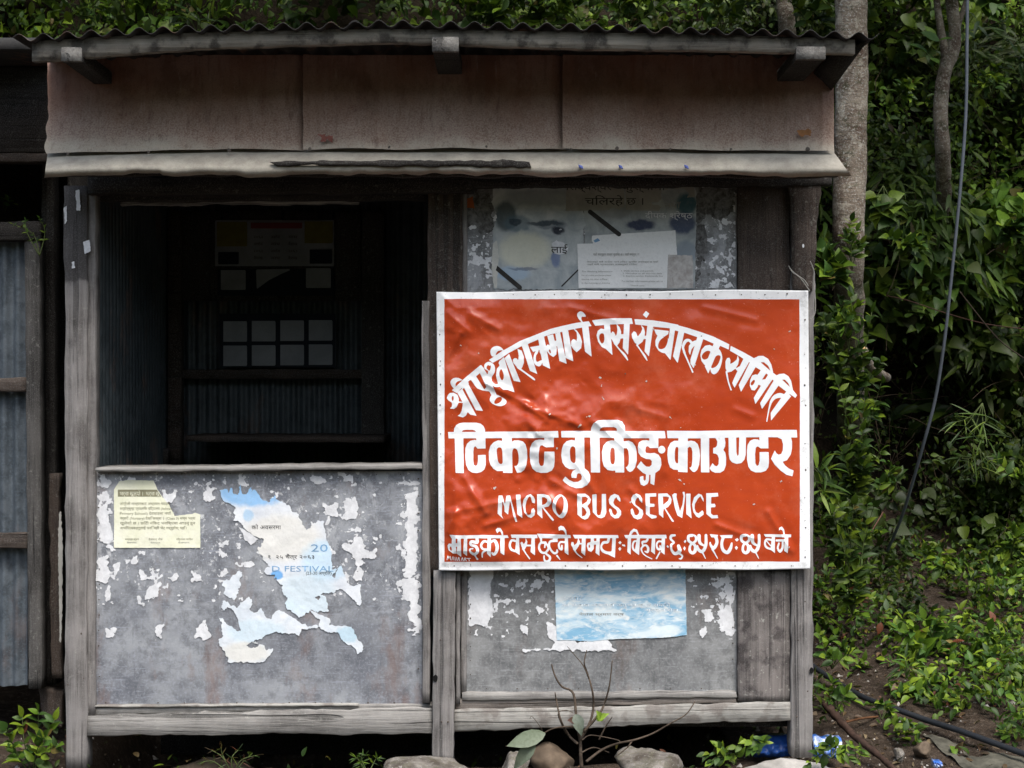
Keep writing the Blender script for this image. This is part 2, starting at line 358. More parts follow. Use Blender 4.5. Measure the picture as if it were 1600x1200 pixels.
# ------------------------------------------------------------------ the sign's lettering, traced stroke by stroke on its face (numbers: place on the sheet)
def arch_line():
    f = Field(695, 484, 1250, 665)
    f.at(690, 570, 10)
    f.P((100,470),(130,440),(190,435),(250,470),(270,530),(265,600),(235,660),(195,690),(125,682),(160,655),(165,610),(155,585),(110,560),(80,520)).HS((170,490),(185,490),(190,530),(178,565),(162,545),(160,512))
    f.T((265,582,15),(335,585,15)).P((160,398),(382,190),(432,250),(235,440))
    f.P((245,435),(320,372),(548,797),(450,778),(408,738),(380,795),(335,822),(295,812),(250,797),(288,770),(315,715),(328,640),(335,590))
    f.P((345,345),(415,290),(648,720),(535,710)).P((300,330),(400,250),(430,290),(330,380))
    f.PS((190,365),(155,325),(140,280),(155,235),(200,205),(260,205),(325,238),(290,248),(240,268),(220,300),(218,335))
    f.P((385,188),(615,0),(665,55),(660,85),(600,130),(540,178),(462,238),(435,245))
    f.P((460,235),(660,60),(740,190),(860,470),(925,495),(790,490),(745,415),(640,400),(560,370),(525,330)).H((540,180),(600,130),(702,345),(668,385))
    f.PS((790,470),(870,470),(930,500),(1000,545),(1015,585),(985,625),(930,645),(870,640),(800,610),(755,560),(760,510)).HS((940,515),(935,560),(890,600),(835,608),(825,575),(855,525),(900,503))
    f.at(690, 480, 10)
    f.T((690,960,26),(690,910,46),(735,878,50),(790,920,72),(795,1000,76),(755,1080,66),(775,1170,34),(840,1225,40),(905,1210,50),(925,1170,34)).T((675,950,16),(745,1000,16)).T((745,1000,30),(740,1100,60))
    f.HS((765,908),(768,950),(745,992),(718,965),(738,930))
    f.at(0, 0, 1)
    f.P((764,562.5),(784,549),(800,540),(812,533),(835,524),(860,514),(880,509),(900,504.5),(920,501.8),(924.5,509.5),(919,510),(900,513.5),(888,516),(878,518.7),(862,522),(850,526),(840,531),(825,537.5),(814,541.5),(795,551.5),(783,560),(770,567))
    f.at(690, 480, 10)
    f.P((905,840),(975,780),(1140,1330),(1030,1290),(960,1290),(920,1250),(875,1170),(850,1070),(865,960),(905,915),(890,870)).HS((935,970),(970,1050),(965,1120),(940,1140),(908,1080),(905,1010))
    f.P((985,795),(1055,730),(1235,1172),(1125,1148)).PS((790,770),(765,720),(770,660),(810,620),(870,608),(930,630),(970,680),(930,675),(880,690),(850,730),(840,755))
    f.P((1185,650),(1250,680),(1285,770),(1285,870),(1255,950),(1240,965),(1170,930),(1120,870),(1113,820),(1140,795),(1170,800),(1198,828),(1205,760))
    f.T((1190,940,30),(1300,1020,24),(1430,1115,30),(1458,1142,6))
    f.at(790, 480, 10)
    f.P((255,610),(345,570),(495,1045),(380,995)).P((510,500),(600,460),(697,965),(580,910)).P((380,625),(525,600),(540,660),(430,700))
    f.PS((515,670),(500,720),(475,760),(475,830),(495,855),(530,840),(565,830),(570,870),(545,915),(510,925),(460,895),(435,830),(440,760),(470,690)).P((525,600),(560,600),(575,700),(560,760),(530,700))
    f.P((650,450),(740,425),(790,620),(800,640),(790,740),(745,780),(690,745),(640,680),(630,610),(660,580),(690,600)).HS((690,660),(705,690),(705,722),(685,705),(675,680))
    f.P((720,530),(850,520),(860,600),(760,620)).P((775,415),(850,395),(955,885),(840,840)).P((885,385),(975,355),(1060,848),(940,795))
    f.P((1055,330),(1110,360),(1165,440),(1195,540),(1180,640),(1110,705),(1060,660),(1022,600),(1025,530),(1055,498),(1090,508),(1105,535),(1117,480),(1110,400))
    f.P((1195,315),(1295,285),(1345,775),(1240,695)).PS((1185,230),(1140,180),(1117,130),(1130,85),(1175,65),(1220,90),(1255,140),(1220,150),(1190,150),(1185,190),(1205,230))
    f.at(920, 480, 10)
    f.P((50,205),(200,185),(400,172),(670,172),(690,262),(560,262),(330,270),(100,290)).P((240,270),(330,262),(370,750),(250,640))
    f.P((245,345),(190,333),(140,370),(122,440),(145,540),(200,620),(260,650),(262,560),(262,400)).HS((210,408),(238,430),(240,530),(205,568),(172,520),(162,460),(180,420))
    f.P((435,262),(480,310),(505,380),(500,470),(480,550),(440,605),(390,560),(345,480),(340,420),(370,375),(400,398),(422,450),(437,420),(447,350)).P((490,425),(560,420),(545,485),(490,492)).P((550,255),(640,252),(612,745),(530,640))
    f.T((400,560,26),(470,650,20),(560,750,36),(605,825,18))
    f.P((712,185),(1000,205),(1200,235),(1400,275),(1400,330),(1270,330),(1020,305),(850,282),(725,270))
    f.P((815,278),(860,320),(878,390),(870,460),(840,540),(770,592),(720,560),(675,480),(668,420),(700,375),(735,392),(762,460),(812,400),(835,340)).P((850,460),(905,440),(885,500),(850,495)).P((915,280),(1008,290),(938,770),(870,690))
    f.T((750,590,26),(800,660,20),(870,760,32),(910,832,14)).P((892,58),(945,100),(900,170),(843,118))
    f.P((1020,345),(1250,370),(1240,420),(1180,460),(1080,455),(1045,410)).P((1075,440),(1040,520),(1042,600),(1090,680),(1140,710),(1200,722),(1290,730),(1300,560),(1235,480),(1170,470),(1110,440)).HS((1235,480),(1225,560),(1190,630),(1135,655),(1090,640),(1085,580),(1120,510),(1180,470)).P((1268,325),(1348,340),(1275,830),(1190,720),(1240,560))
    f.at(1050, 500, 10.909)
    f.P((0,65),(250,130),(500,210),(700,280),(975,415),(965,505),(820,440),(700,400),(530,325),(420,290),(205,215),(70,182),(0,165))
    f.P((110,180),(208,205),(95,735),(15,620)).T((215,560,30),(185,460,42),(230,360,56),(295,350,44),(345,410,44)).P((340,372),(400,345),(420,380),(370,450),(330,500),(305,600),(280,540),(285,440)).T((200,540,34),(260,680,26),(350,888,26)).P((435,270),(535,310),(365,825),(310,740),(312,670)).P((370,385),(440,340),(410,460))
    f.P((690,450),(640,425),(560,440),(500,510),(480,600),(500,700),(550,765),(600,760),(660,600)).HS((655,545),(610,525),(550,550),(505,610),(520,660),(560,675),(610,650),(640,600))
    f.PS((780,490),(830,540),(855,650),(830,780),(780,880),(720,925),(670,900),(655,820),(700,620),(730,540)).HS((825,630),(790,600),(740,625),(700,710),(665,810),(720,810),(785,750)).P((715,385),(822,425),(615,915),(555,790))
    f.at(1120, 540, 9.229)
    f.P((200,3),(400,105),(540,185),(630,240),(780,370),(870,435),(960,510),(1095,640),(1155,715),(1130,755),(1020,680),(885,575),(820,510),(730,415),(640,360),(560,310),(490,250),(390,195),(305,140),(188,75))
    f.P((300,140),(320,200),(305,270),(270,330),(210,375),(150,388),(125,330),(122,230),(145,180),(180,175),(195,210),(190,268),(240,240),(285,200)).P((270,330),(340,290),(320,380),(275,350)).P((385,185),(465,235),(255,608),(220,540),(235,500),(290,380)).T((138,380,26),(165,520,20),(205,638,20))
    f.P((478,235),(562,305),(348,668),(315,570)).P((610,430),(560,413),(510,430),(480,500),(475,580),(500,640),(545,648),(585,600),(610,530),(670,400)).HS((530,495),(550,510),(530,555),(500,575),(490,540)).P((635,350),(710,400),(600,570),(555,470)).P((600,500),(720,480),(640,580),(590,560)).P((733,425),(802,485),(555,845),(530,755),(640,570),(690,500))
    f.P((818,505),(892,570),(650,915),(622,830)).P((530,185),(600,150),(670,148),(740,190),(785,270),(812,385),(785,385),(740,290),(680,240),(620,240))
    f.P((850,435),(900,410),(970,403),(1030,440),(1070,510),(1097,650),(1065,625),(1030,545),(980,492),(930,490)).P((1000,660),(1068,730),(780,1080),(775,970),(910,775))
    f.T((985,735,46),(905,718,70),(830,745,56),(782,810,36),(755,900,22),(735,1000,16),(718,1092,14))
    return f

def title_line():
    f = Field(697, 653, 1249, 764)
    f.at(690, 650, 10)
    f.P((190,255),(198,190),(230,140),(280,112),(340,103),(540,103),(610,118),(655,155),(678,205),(684,260)).H((315,250),(335,222),(380,215),(490,215),(525,228),(540,250))
    f.P((540,345),(685,345),(688,505),(560,508),(540,480),(525,470),(505,490),(497,560),(497,700),(505,760),(535,775),(560,760),(570,700),(568,608),(690,605),(692,760),(670,830),(620,870),(550,888),(480,880),(420,840),(385,760),(370,640),(372,500),(400,430),(450,385),(520,370),(545,378))
    f.P((950,385),(880,378),(810,410),(760,470),(738,560),(742,680),(765,760),(810,820),(870,855),(950,855),(965,850),(965,500)).HS((905,487),(935,500),(950,560),(955,700),(945,740),(915,745),(885,710),(868,620),(862,530),(880,495))
    f.P((1080,415),(1130,380),(1200,375),(1270,395),(1310,440),(1332,520),(1338,650),(1325,760),(1290,840),(1240,880),(1180,885),(1155,830),(1135,770),(1090,500)).HS((1140,502),(1175,520),(1195,570),(1205,660),(1195,740),(1170,775),(1140,775),(1125,750),(1108,680),(1105,570),(1115,520))
    f.P((945,340),(1098,340),(1108,887),(960,885)).P((205,345),(340,345),(350,887),(222,885))
    f.P((100,250),(680,245),(1600,235),(1815,230),(1825,335),(1600,338),(680,345),(110,350))
    f.at(820, 650, 10)
    f.P((305,330),(450,330),(452,482),(330,485),(300,470),(270,452),(240,460),(225,500),(215,600),(218,720),(235,770),(265,780),(290,765),(300,710),(302,552),(460,552),(465,700),(455,790),(420,850),(350,885),(250,888),(180,870),(120,820),(90,740),(75,620),(80,500),(110,420),(160,375),(230,362),(300,372))
    f.P((785,380),(720,370),(650,390),(600,440),(575,520),(568,620),(585,720),(630,790),(690,825),(760,832),(800,815),(800,400)).HS((745,470),(775,485),(788,540),(790,700),(770,730),(745,725),(715,690),(705,620),(703,530),(720,485))
    f.P((780,335),(925,335),(932,860),(800,850)).P((800,820),(940,820),(990,860),(1020,930),(1015,1010),(970,1075),(890,1120),(800,1125),(700,1090),(620,1035),(590,1000),(630,942),(690,995),(760,1028),(830,1025),(880,990),(890,940),(870,900),(840,890),(815,905),(805,965),(730,962),(722,910),(745,860))
    f.P((1028,260),(1035,180),(1070,110),(1130,70),(1220,60),(1450,60),(1520,85),(1560,150),(1568,240)).H((1165,232),(1175,195),(1215,172),(1390,172),(1430,190),(1442,232)).P((1018,335),(1165,335),(1172,880),(1030,878))
    f.P((1405,385),(1350,378),(1280,400),(1225,460),(1200,560),(1205,690),(1230,780),(1290,840),(1370,852),(1415,845),(1415,400)).HS((1365,495),(1395,515),(1407,600),(1400,700),(1385,745),(1365,750),(1345,735),(1332,680),(1332,560),(1345,510))
    f.at(930, 650, 10)
    f.P((420,400),(520,385),(580,410),(625,470),(645,560),(645,700),(620,800),(580,855),(540,873),(505,855),(470,795),(420,600)).H((435,500),(490,500),(515,540),(525,640),(520,740),(495,790),(470,795),(440,850))
    f.P((295,335),(440,335),(450,880),(310,878))
    f.at(820, 650, 10).P((562,230),(1030,232),(1600,235),(2183,232),(2195,345),(1600,345),(1030,335),(570,332))
    f.at(930, 650, 10)
    f.P((840,335),(980,340),(980,498),(850,498),(830,475),(805,468),(785,490),(778,540),(790,572),(850,580),(920,572),(980,600),(1020,660),(1028,760),(1000,840),(930,890),(930,915),(800,915),(740,885),(680,830),(645,795),(710,702),(745,745),(790,785),(840,790),(875,760),(878,700),(850,672),(790,668),(710,630),(670,570),(662,480),(680,410),(730,380),(800,375),(842,385))
    f.PS(*[(1032 + 57 * math.cos(a * .785), 523 + 60 * math.sin(a * .785)) for a in range(8)])
    f.P((790,890),(838,895),(838,1000),(815,1060),(760,1090),(710,1070),(692,1010),(695,950),(720,938),(750,935),(750,990),(770,1012),(787,990)).P((862,890),(935,885),(918,1080),(858,1050))
    f.P((1310,385),(1230,385),(1170,420),(1130,500),(1120,600),(1135,720),(1165,800),(1220,835),(1295,840),(1310,500)).HS((1270,480),(1292,500),(1298,600),(1298,700),(1285,735),(1260,730),(1242,680),(1240,560),(1250,500))
    f.P((1430,395),(1490,382),(1550,395),(1600,440),(1625,520),(1635,620),(1620,760),(1590,840),(1550,873),(1520,870),(1490,840),(1462,800),(1430,700)).H((1440,500),(1470,478),(1500,495),(1515,560),(1515,680),(1505,770),(1490,800),(1460,805),(1435,870)).P((1295,340),(1442,340),(1438,880),(1290,870))
    f.at(1090, 650, 10)
    f.P((-485,228),(0,232),(600,222),(1545,215),(1552,335),(1100,330),(600,335),(0,348),(-475,345)).P((45,340),(175,340),(180,880),(48,878))
    f.P((270,335),(420,335),(432,420),(425,480),(400,530),(430,570),(445,650),(440,770),(410,850),(350,885),(270,885),(215,860),(183,815),(230,735),(265,775),(300,785),(325,750),(330,660),(310,610),(285,590),(240,582),(240,498),(275,490),(300,460),(305,400),(290,365))
    f.P((480,330),(600,330),(605,560),(620,625),(640,600),(650,330),(755,330),(750,600),(730,680),(680,735),(610,748),(540,725),(500,680),(485,600))
    f.P((960,330),(1100,330),(1102,505),(980,505),(950,480),(925,475),(905,500),(895,600),(900,740),(925,780),(950,765),(965,700),(965,562),(1105,562),(1110,720),(1100,800),(1060,855),(990,880),(900,880),(830,850),(790,790),(770,680),(768,560),(780,450),(820,385),(880,360),(940,365),(962,382))
    f.P((1230,325),(1450,325),(1470,400),(1470,500),(1450,600),(1390,690),(1320,712),(1360,770),(1420,820),(1495,850),(1475,940),(1380,915),(1290,850),(1200,760),(1140,665),(1200,535),(1225,580),(1260,603),(1300,590),(1325,530),(1330,440),(1310,365))
    return f

def english_line():
    f = Field(774, 768, 1126, 820, .7)
    f.at(770, 765, 10)
    f.P((90,85),(150,85),(190,220),(215,90),(270,85),(300,200),(382,500),(355,500),(320,400),(280,200),(265,180),(240,385),(185,340),(180,260),(148,160),(140,400),(165,450),(75,370))
    f.P((360,75),(430,75),(435,180),(445,240),(462,440),(385,380))
    f.P((660,160),(655,215),(615,200),(600,140),(585,100),(560,110),(525,180),(510,260),(515,340),(545,395),(590,385),(610,300),(640,285),(660,330),(650,400),(600,440),(550,425),(490,350),(465,240),(480,150),(530,90),(590,65),(640,110))
    f.P((690,70),(800,65),(870,90),(910,150),(910,200),(870,260),(795,278),(955,465),(940,490),(900,450),(768,275),(775,450),(695,380)).H((768,115),(810,115),(848,140),(850,180),(820,220),(768,240))
    f.PS((1050,70),(1120,110),(1165,200),(1160,330),(1110,420),(1060,440),(1000,400),(940,320),(930,220),(970,120)).HS((1080,105),(1105,160),(1100,280),(1070,360),(1030,390),(990,330),(980,240),(1010,150),(1050,108))
    f.at(890, 760, 10)
    f.P((115,110),(240,110),(300,150),(330,200),(315,260),(275,300),(310,360),(320,430),(285,495),(235,515),(190,495),(120,435)).H((190,158),(250,158),(285,185),(265,235),(190,285)).H((190,310),(240,350),(265,400),(240,450),(190,465))
    f.P((350,125),(410,115),(420,130),(418,340),(425,430),(445,450),(480,440),(500,350),(500,115),(565,115),(572,400),(545,470),(490,495),(440,480),(360,400))
    f.P((790,240),(745,200),(730,165),(700,190),(680,250),(700,290),(760,330),(800,380),(800,440),(760,490),(700,495),(640,450),(612,370),(625,338),(655,360),(665,410),(690,445),(720,440),(740,400),(725,360),(670,320),(620,270),(608,200),(640,140),(700,112),(760,135),(790,190))
    f.at(970, 760, 10)
    f.P((330,255),(290,220),(272,165),(240,190),(220,240),(225,280),(290,330),(340,370),(350,430),(320,495),(260,515),(200,490),(155,420),(150,360),(175,338),(195,370),(215,440),(250,450),(280,420),(285,380),(260,340),(200,290),(165,240),(160,180),(190,130),(240,108),(300,135),(332,190))
    f.P((380,110),(550,105),(550,155),(450,160),(450,265),(520,270),(525,300),(515,315),(450,318),(450,430),(555,455),(550,488),(480,500),(390,430))
    f.P((580,110),(720,105),(770,150),(790,200),(780,260),(730,320),(690,335),(825,540),(815,552),(790,540),(665,330),(655,400),(658,490),(590,430)).H((655,155),(715,155),(750,170),(735,220),(655,285))
    f.P((798,130),(830,105),(870,110),(865,160),(920,390),(960,280),(975,150),(960,85),(990,80),(1003,140),(990,250),(955,490),(880,450),(840,330)).P((1015,110),(1085,110),(1085,300),(1105,500),(1020,430))
    f.P((1290,240),(1260,190),(1240,150),(1200,190),(1155,270),(1150,340),(1170,400),(1210,420),(1250,390),(1270,370),(1290,400),(1290,440),(1220,490),(1180,470),(1130,400),(1110,280),(1140,170),(1210,110),(1260,130),(1290,190))
    f.P((1330,105),(1515,100),(1522,155),(1410,165),(1408,270),(1465,270),(1480,300),(1470,322),(1405,328),(1405,420),(1440,450),(1510,445),(1520,495),(1420,500),(1335,430))
    return f

def times_line():
    f = Field(694, 816, 1240, 884, .7)
    f.at(680, 820, 10)
    f.P((225,145),(1130,158),(1150,200),(1000,205),(500,200),(260,200))
    f.P((265,190),(325,195),(325,290),(335,440),(280,440),(210,390),(195,320),(215,285),(262,285)).HS((250,330),(262,370),(255,400),(235,380),(232,345)).P((310,275),(400,270),(400,330),(320,330)).P((355,190),(405,190),(410,495),(340,440),(350,300))
    f.P((455,190),(505,190),(500,480),(440,430)).T((655,205,50),(655,265,46),(570,250,46),(560,300,38),(640,330,46),(665,400,46),(620,450,42),(560,420,36),(545,370,22),(590,360,22)).T((620,460,28),(640,500,20),(660,530,30))
    f.P((820,190),(875,190),(868,500),(810,440)).T((820,260,30),(760,250,38),(720,310,34),(745,365,34),(800,370,28)).T((790,390,34),(740,430,28),(738,500,18)).T((870,262,30),(930,240,44),(968,320,50),(960,400,48),(920,455,42),(890,430,28))
    f.P((1015,190),(1085,190),(1080,470),(1020,430)).P((1065,155),(1055,100),(1020,45),(970,42),(945,75),(970,130),(990,100),(1020,95),(1040,155))
    f.P((1180,148),(1590,150),(1600,205),(1560,205),(1195,200)).P((1265,190),(1310,190),(1320,470),(1250,420)).T((1255,250,34),(1195,240,38),(1165,310,34),(1190,380,38),(1260,410,34))
    f.P((1412,200),(1440,260),(1430,330),(1390,395),(1350,345),(1330,280),(1355,258),(1385,300),(1410,260)).T((1370,370,28),(1420,450,20),(1475,525,20)).P((1505,195),(1555,195),(1560,475),(1490,420)).T((1430,320,28),(1510,320,28))
    f.T((185,545,9),(200,480,12),(215,520,10),(235,485,12),(245,550,10)).T((262,550,9),(280,490,10),(295,550,9)).T((310,500,10),(318,555,9)).T((335,500,10),(342,555,9)).T((355,555,9),(370,500,12),(385,560,10)).T((410,555,9),(425,505,12),(440,560,10)).T((455,560,9),(462,510,10),(485,520,10),(470,535,9),(492,560,9)).T((500,520,12),(555,518,10)).T((528,520,10),(532,565,9))
    f.at(830, 810, 10.667)
    f.P((95,250),(650,270),(660,320),(600,325),(440,330),(180,325),(130,320)).T((160,320,40),(165,375,30)).T((235,400,46),(160,405,36),(130,470,36),(160,550,38),(230,570,38),(288,500,38),(270,440,36),(235,420,28),(225,480,24)).T((250,590,34),(310,640,40),(300,700,38),(240,715,36),(215,670,28),(215,620,24))
    f.P((360,320),(440,320),(440,390),(360,392)).T((380,368,46),(310,385,36),(300,460,32),(340,540,34),(390,580,36),(430,560,36),(430,525,26)).T((430,620,30),(480,685,14))
    f.P((560,315),(610,315),(620,610),(555,560)).T((560,392,32),(490,392,32),(460,430,32),(470,490,38),(505,510,38),(510,450,30)).P((592,275),(580,190),(540,130),(490,115),(450,140),(460,200),(490,185),(530,190),(560,230),(570,275))
    f.P((690,265),(1445,275),(1455,325),(720,325)).P((780,318),(810,380),(790,450),(740,525),(700,500),(660,430),(670,385),(700,388),(715,440),(760,400)).T((710,500,34),(760,580,20),(845,650,16)).P((840,318),(905,318),(895,615),(830,560)).T((790,412,24),(850,412,24))
    f.P((990,318),(1040,318),(1045,400),(1040,500),(1000,555),(945,530),(920,450),(935,400),(985,385)).HS((960,430),(978,450),(972,480),(955,475)).P((1030,370),(1100,370),(1100,430),(1030,430)).P((1085,318),(1140,318),(1135,620),(1070,570))
    f.T((1290,335,46),(1272,390,46),(1200,400,46),(1165,460,32),(1185,530,46),(1260,570,48),(1340,570,40)).P((1350,318),(1410,318),(1395,655),(1260,590),(1340,540))
    f.P((1480,372),(1505,400),(1480,432),(1450,402)).P((1478,472),(1502,505),(1478,545),(1452,505)).P((1510,430),(1560,435),(1570,470),(1515,455))
    f.at(960, 815, 11.43)
    f.P((170,235),(920,230),(930,295),(200,295)).P((235,285),(295,285),(290,590),(230,540)).P((255,240),(280,170),(340,120),(400,140),(440,235),(410,235),(380,180),(340,175),(300,230)).P((400,285),(455,285),(440,600),(360,540)).T((400,345,32),(348,355,34),(325,430,34),(345,505,34),(400,530,28))
    f.T((590,310,36),(560,350,44),(500,360,38),(500,400,30)).T((500,430,26),(560,420,36),(600,470,42),(590,540,42),(545,530,24)).T((520,430,32),(480,480,32),(500,550,24),(560,610,20),(670,665,16))
    f.P((665,285),(725,285),(722,585),(650,530)).P((840,285),(900,285),(895,590),(830,540)).T((840,352,32),(780,352,34),(750,410,32),(770,480,38),(815,490,38),(812,430,26)).T((810,540,22),(750,655,28)).P((940,415),(970,440),(955,468),(925,440))
    f.T((1070,240,40),(1010,250,48),(1005,310,42),(1060,370,32),(1010,410,40),(1018,500,40),(1080,570,56),(1160,520,70),(1140,430,56)).T((1160,570,32),(1210,610,30),(1190,660,32),(1155,660,18))
    f.P((1262,318),(1282,345),(1258,385),(1235,355)).P((1248,435),(1270,470),(1250,515),(1225,475))
    f.at(1060, 815, 8)
    for dx in (0, 665):
        f.T((170 + dx,170,36),(125 + dx,180,38),(128 + dx,240,34),(200 + dx,290,34),(208 + dx,360,42),(175 + dx,390,38),(140 + dx,360,34),(150 + dx,290,28),(212 + dx,240,32),(215 + dx,190,30),(185 + dx,165,20))
        f.T((255 + dx,175,44),(265 + dx,260,38),(320 + dx,300,22)).T((342 + dx,170,34),(340 + dx,290,38),(300 + dx,370,42),(250 + dx,350,38),(235 + dx,300,22)).T((305 + dx,395,18),(338 + dx,460,10))
    f.P((390,155),(495,165),(485,200),(410,195)).T((465,185,42),(480,260,38),(440,330,42),(400,290,28),(395,260,18)).T((420,340,22),(490,460,10))
    f.P((515,170),(680,165),(670,205),(540,205)).T((560,195,38),(540,270,36),(555,350,40),(610,385,44),(650,330,40),(665,270,22))
    f.P((735,205),(755,225),(730,250),(705,225)).P((722,300),(745,325),(722,355),(702,325))
    f.P((1065,155),(1408,160),(1405,195),(1085,190)).P((1165,185),(1205,185),(1205,395),(1150,350)).T((1165,228,24),(1100,222,28),(1080,270,24),(1100,320,28),(1165,345,24)).T((1100,240,14),(1150,300,14))
    f.P((1325,185),(1370,185),(1365,395),(1320,365)).T((1225,235,26),(1325,232,34)).T((1255,270,22),(1240,330,24),(1270,372,32),(1300,320,28),(1300,250,22)).P((1330,165),(1320,100),(1290,60),(1255,75),(1250,110),(1275,95),(1300,110),(1310,165))
    return f

HF = {}
def small_text(name, body, px, py, height_px, m, parent, y, width_px=None, tilt=0.0):
    """printed words: built-in font outline turned into a flat mesh; (px, py) = left end of the base line"""
    c = bpy.data.curves.new('t', 'FONT'); c.body = body; c.size = 1; c.resolution_u = 2
    o = bpy.data.objects.new('t', c); COL.objects.link(o)
    me = bpy.data.meshes.new_from_object(o.evaluated_get(bpy.context.evaluated_depsgraph_get()))
    bpy.data.objects.remove(o); bpy.data.curves.remove(c)
    v = np.zeros(len(me.vertices) * 3); me.vertices.foreach_get('co', v); v = v.reshape(-1, 3)
    F = [tuple(p.vertices) for p in me.polygons]; bpy.data.meshes.remove(me)
    if not F: return None
    x0, x1 = v[:, 0].min(), v[:, 0].max(); k = height_px / .72; kx = (width_px / (x1 - x0)) if width_px else k
    X = (v[:, 0] - x0) * kx; Y = v[:, 1] * k; a = R(tilt); f = S * (D + y) / D
    PX = px + X * math.cos(a) + Y * math.sin(a); PY = py - Y * math.cos(a) + X * math.sin(a)
    yy = np.full(len(X), y)
    if parent.name in HF: y0, hf_ = HF[parent.name]; yy = y0 + (y - y0) * .22 - hf_(PX, PY)
    V = np.stack([(PX - 800) * f, yy, CAMZ + (600 - PY) * f], 1)
    return obj(name, V, F, m, parent)

# ------------------------------------------------------------------ the ground and the bank behind
def bank_y(x, z):
    x = np.asarray(x, float); z = np.asarray(z, float)
    return 1.95 + .30 * np.maximum(z, 0) + (fbm(x * 1.3 + 9, z * 1.3 + 4, 2) - .5) * .9 + (fbm(x * 5 + 9, z * 5, 5) - .5) * .16 - .25 * np.clip(x - 1.0, 0, 1.2) * np.clip(.8 - z, 0, .8)
def ground_z(x, y):
    x = np.asarray(x, float); y = np.asarray(y, float)
    up = np.clip(y - .05, 0, 3); right = np.clip((x - .75) / .6, 0, 1)
    z = -.02 + right * (.16 * up + .05 * up ** 2) + (1 - right) * .02 * up
    z = z - .24 * np.clip((y - .03) / .14, 0, 1) * np.clip((x + 1.42) / .1, 0, 1) * np.clip((.72 - x) / .2, 0, 1) * np.clip((1.15 - y) / .2, 0, 1)
    z = z + (fbm(x * 3, y * 3, 7) - .5) * .05 + (fbm(x * 14, y * 14, 8) - .5) * .02
    far = np.clip((-y - .6) / 2, 0, 1); return z * (1 - far) - .06 * far + (-.14) * np.clip((x - 2.6) / 5, 0, 1) * 0

def grid(nx, ny):
    i, j = np.meshgrid(np.arange(nx - 1), np.arange(ny - 1)); a = (j * nx + i).ravel()
    return np.stack([a, a + 1, a + nx + 1, a + nx], 1)

m, nt, b = mat('dark damp soil', .95, .15)
v = pos(nt, per_object=False); n1 = tn(nt, v, 5, 6, .65); n2 = tn(nt, v, 45, 5, .7); n3 = tn(nt, v, 160, 3, .7)
c = mixc(nt, ramp(nt, n1, [(.35, 0), (.65, 1)]), (.035, .025, .018), (.085, .062, .045))
c = mixc(nt, mth(nt, 'MULTIPLY', ramp(nt, n2, [(.52, 0), (.62, 1)]), .6), c, (.15, .12, .095))
c = mixc(nt, mth(nt, 'MULTIPLY', ramp(nt, n3, [(.66, 0), (.7, 1)]), .6), c, (.28, .26, .23))
base(nt, b, c); bump(nt, b, mth(nt, 'ADD', n2, n3), .9, .02); M['soil'] = m
m, nt, b = mat('bank earth and rotting leaves', .95, .1)
v = pos(nt, per_object=False); n2 = tn(nt, v, 30, 5, .7)
base(nt, b, mixc(nt, n2, (.012, .010, .007), (.04, .03, .02))); bump(nt, b, n2, .9, .02); M['bank'] = m

xs = np.unique(np.concatenate([np.linspace(-60, -4, 15), np.linspace(-4, 4, 260), np.linspace(4, 60, 15)]))
ys = np.unique(np.concatenate([np.linspace(-70, -2, 18), np.linspace(-2, 3.2, 170), np.linspace(3.2, 60, 8)]))
X, Y = np.meshgrid(xs, ys); Z = ground_z(X, Y)
ground = obj('ground', np.stack([X, Y, Z], 2), grid(len(xs), len(ys)), M['soil'], smooth=True, loc=(0, 0, 0), kind='structure')
xs = np.unique(np.concatenate([np.linspace(-40, -4, 20), np.linspace(-4, 4, 150), np.linspace(4, 40, 20)])); zs = np.linspace(-.4, 6.5, 120)
X, Z = np.meshgrid(xs, zs); Y = bank_y(X, Z)
# unseen wooded slope added behind the camera to darken the horizon and reflections
xh = np.linspace(-90, 90, 61); th = np.linspace(0, 1, 16); XH, TH = np.meshgrid(xh, th); YH = -24 - 34 * TH - .004 * XH ** 2 * -1 * 0 + 3 * (fbm(XH * .06, TH * 3, 3) - .5); ZH = -.3 + TH * 17 + 3 * TH * (fbm(XH * .09, TH * 5, 8) - .5) * 2
m, nt, b = mat('added slope green', .95, .1); v = pos(nt, per_object=False); base(nt, b, mixc(nt, tn(nt, v, .8, 6, .7), (.02, .035, .012), (.05, .08, .025))); M['added_slope'] = m
obj('added_dark_slope', np.stack([XH, YH, ZH], 2), grid(61, 16)[:, ::-1], M['added_slope'], smooth=True, loc=(0, 0, 0), kind='structure')
bank = obj('hillside', np.stack([X, Y, Z], 2), grid(len(xs), len(zs)), M['bank'], smooth=True, loc=(0, 0, 0), kind='structure')

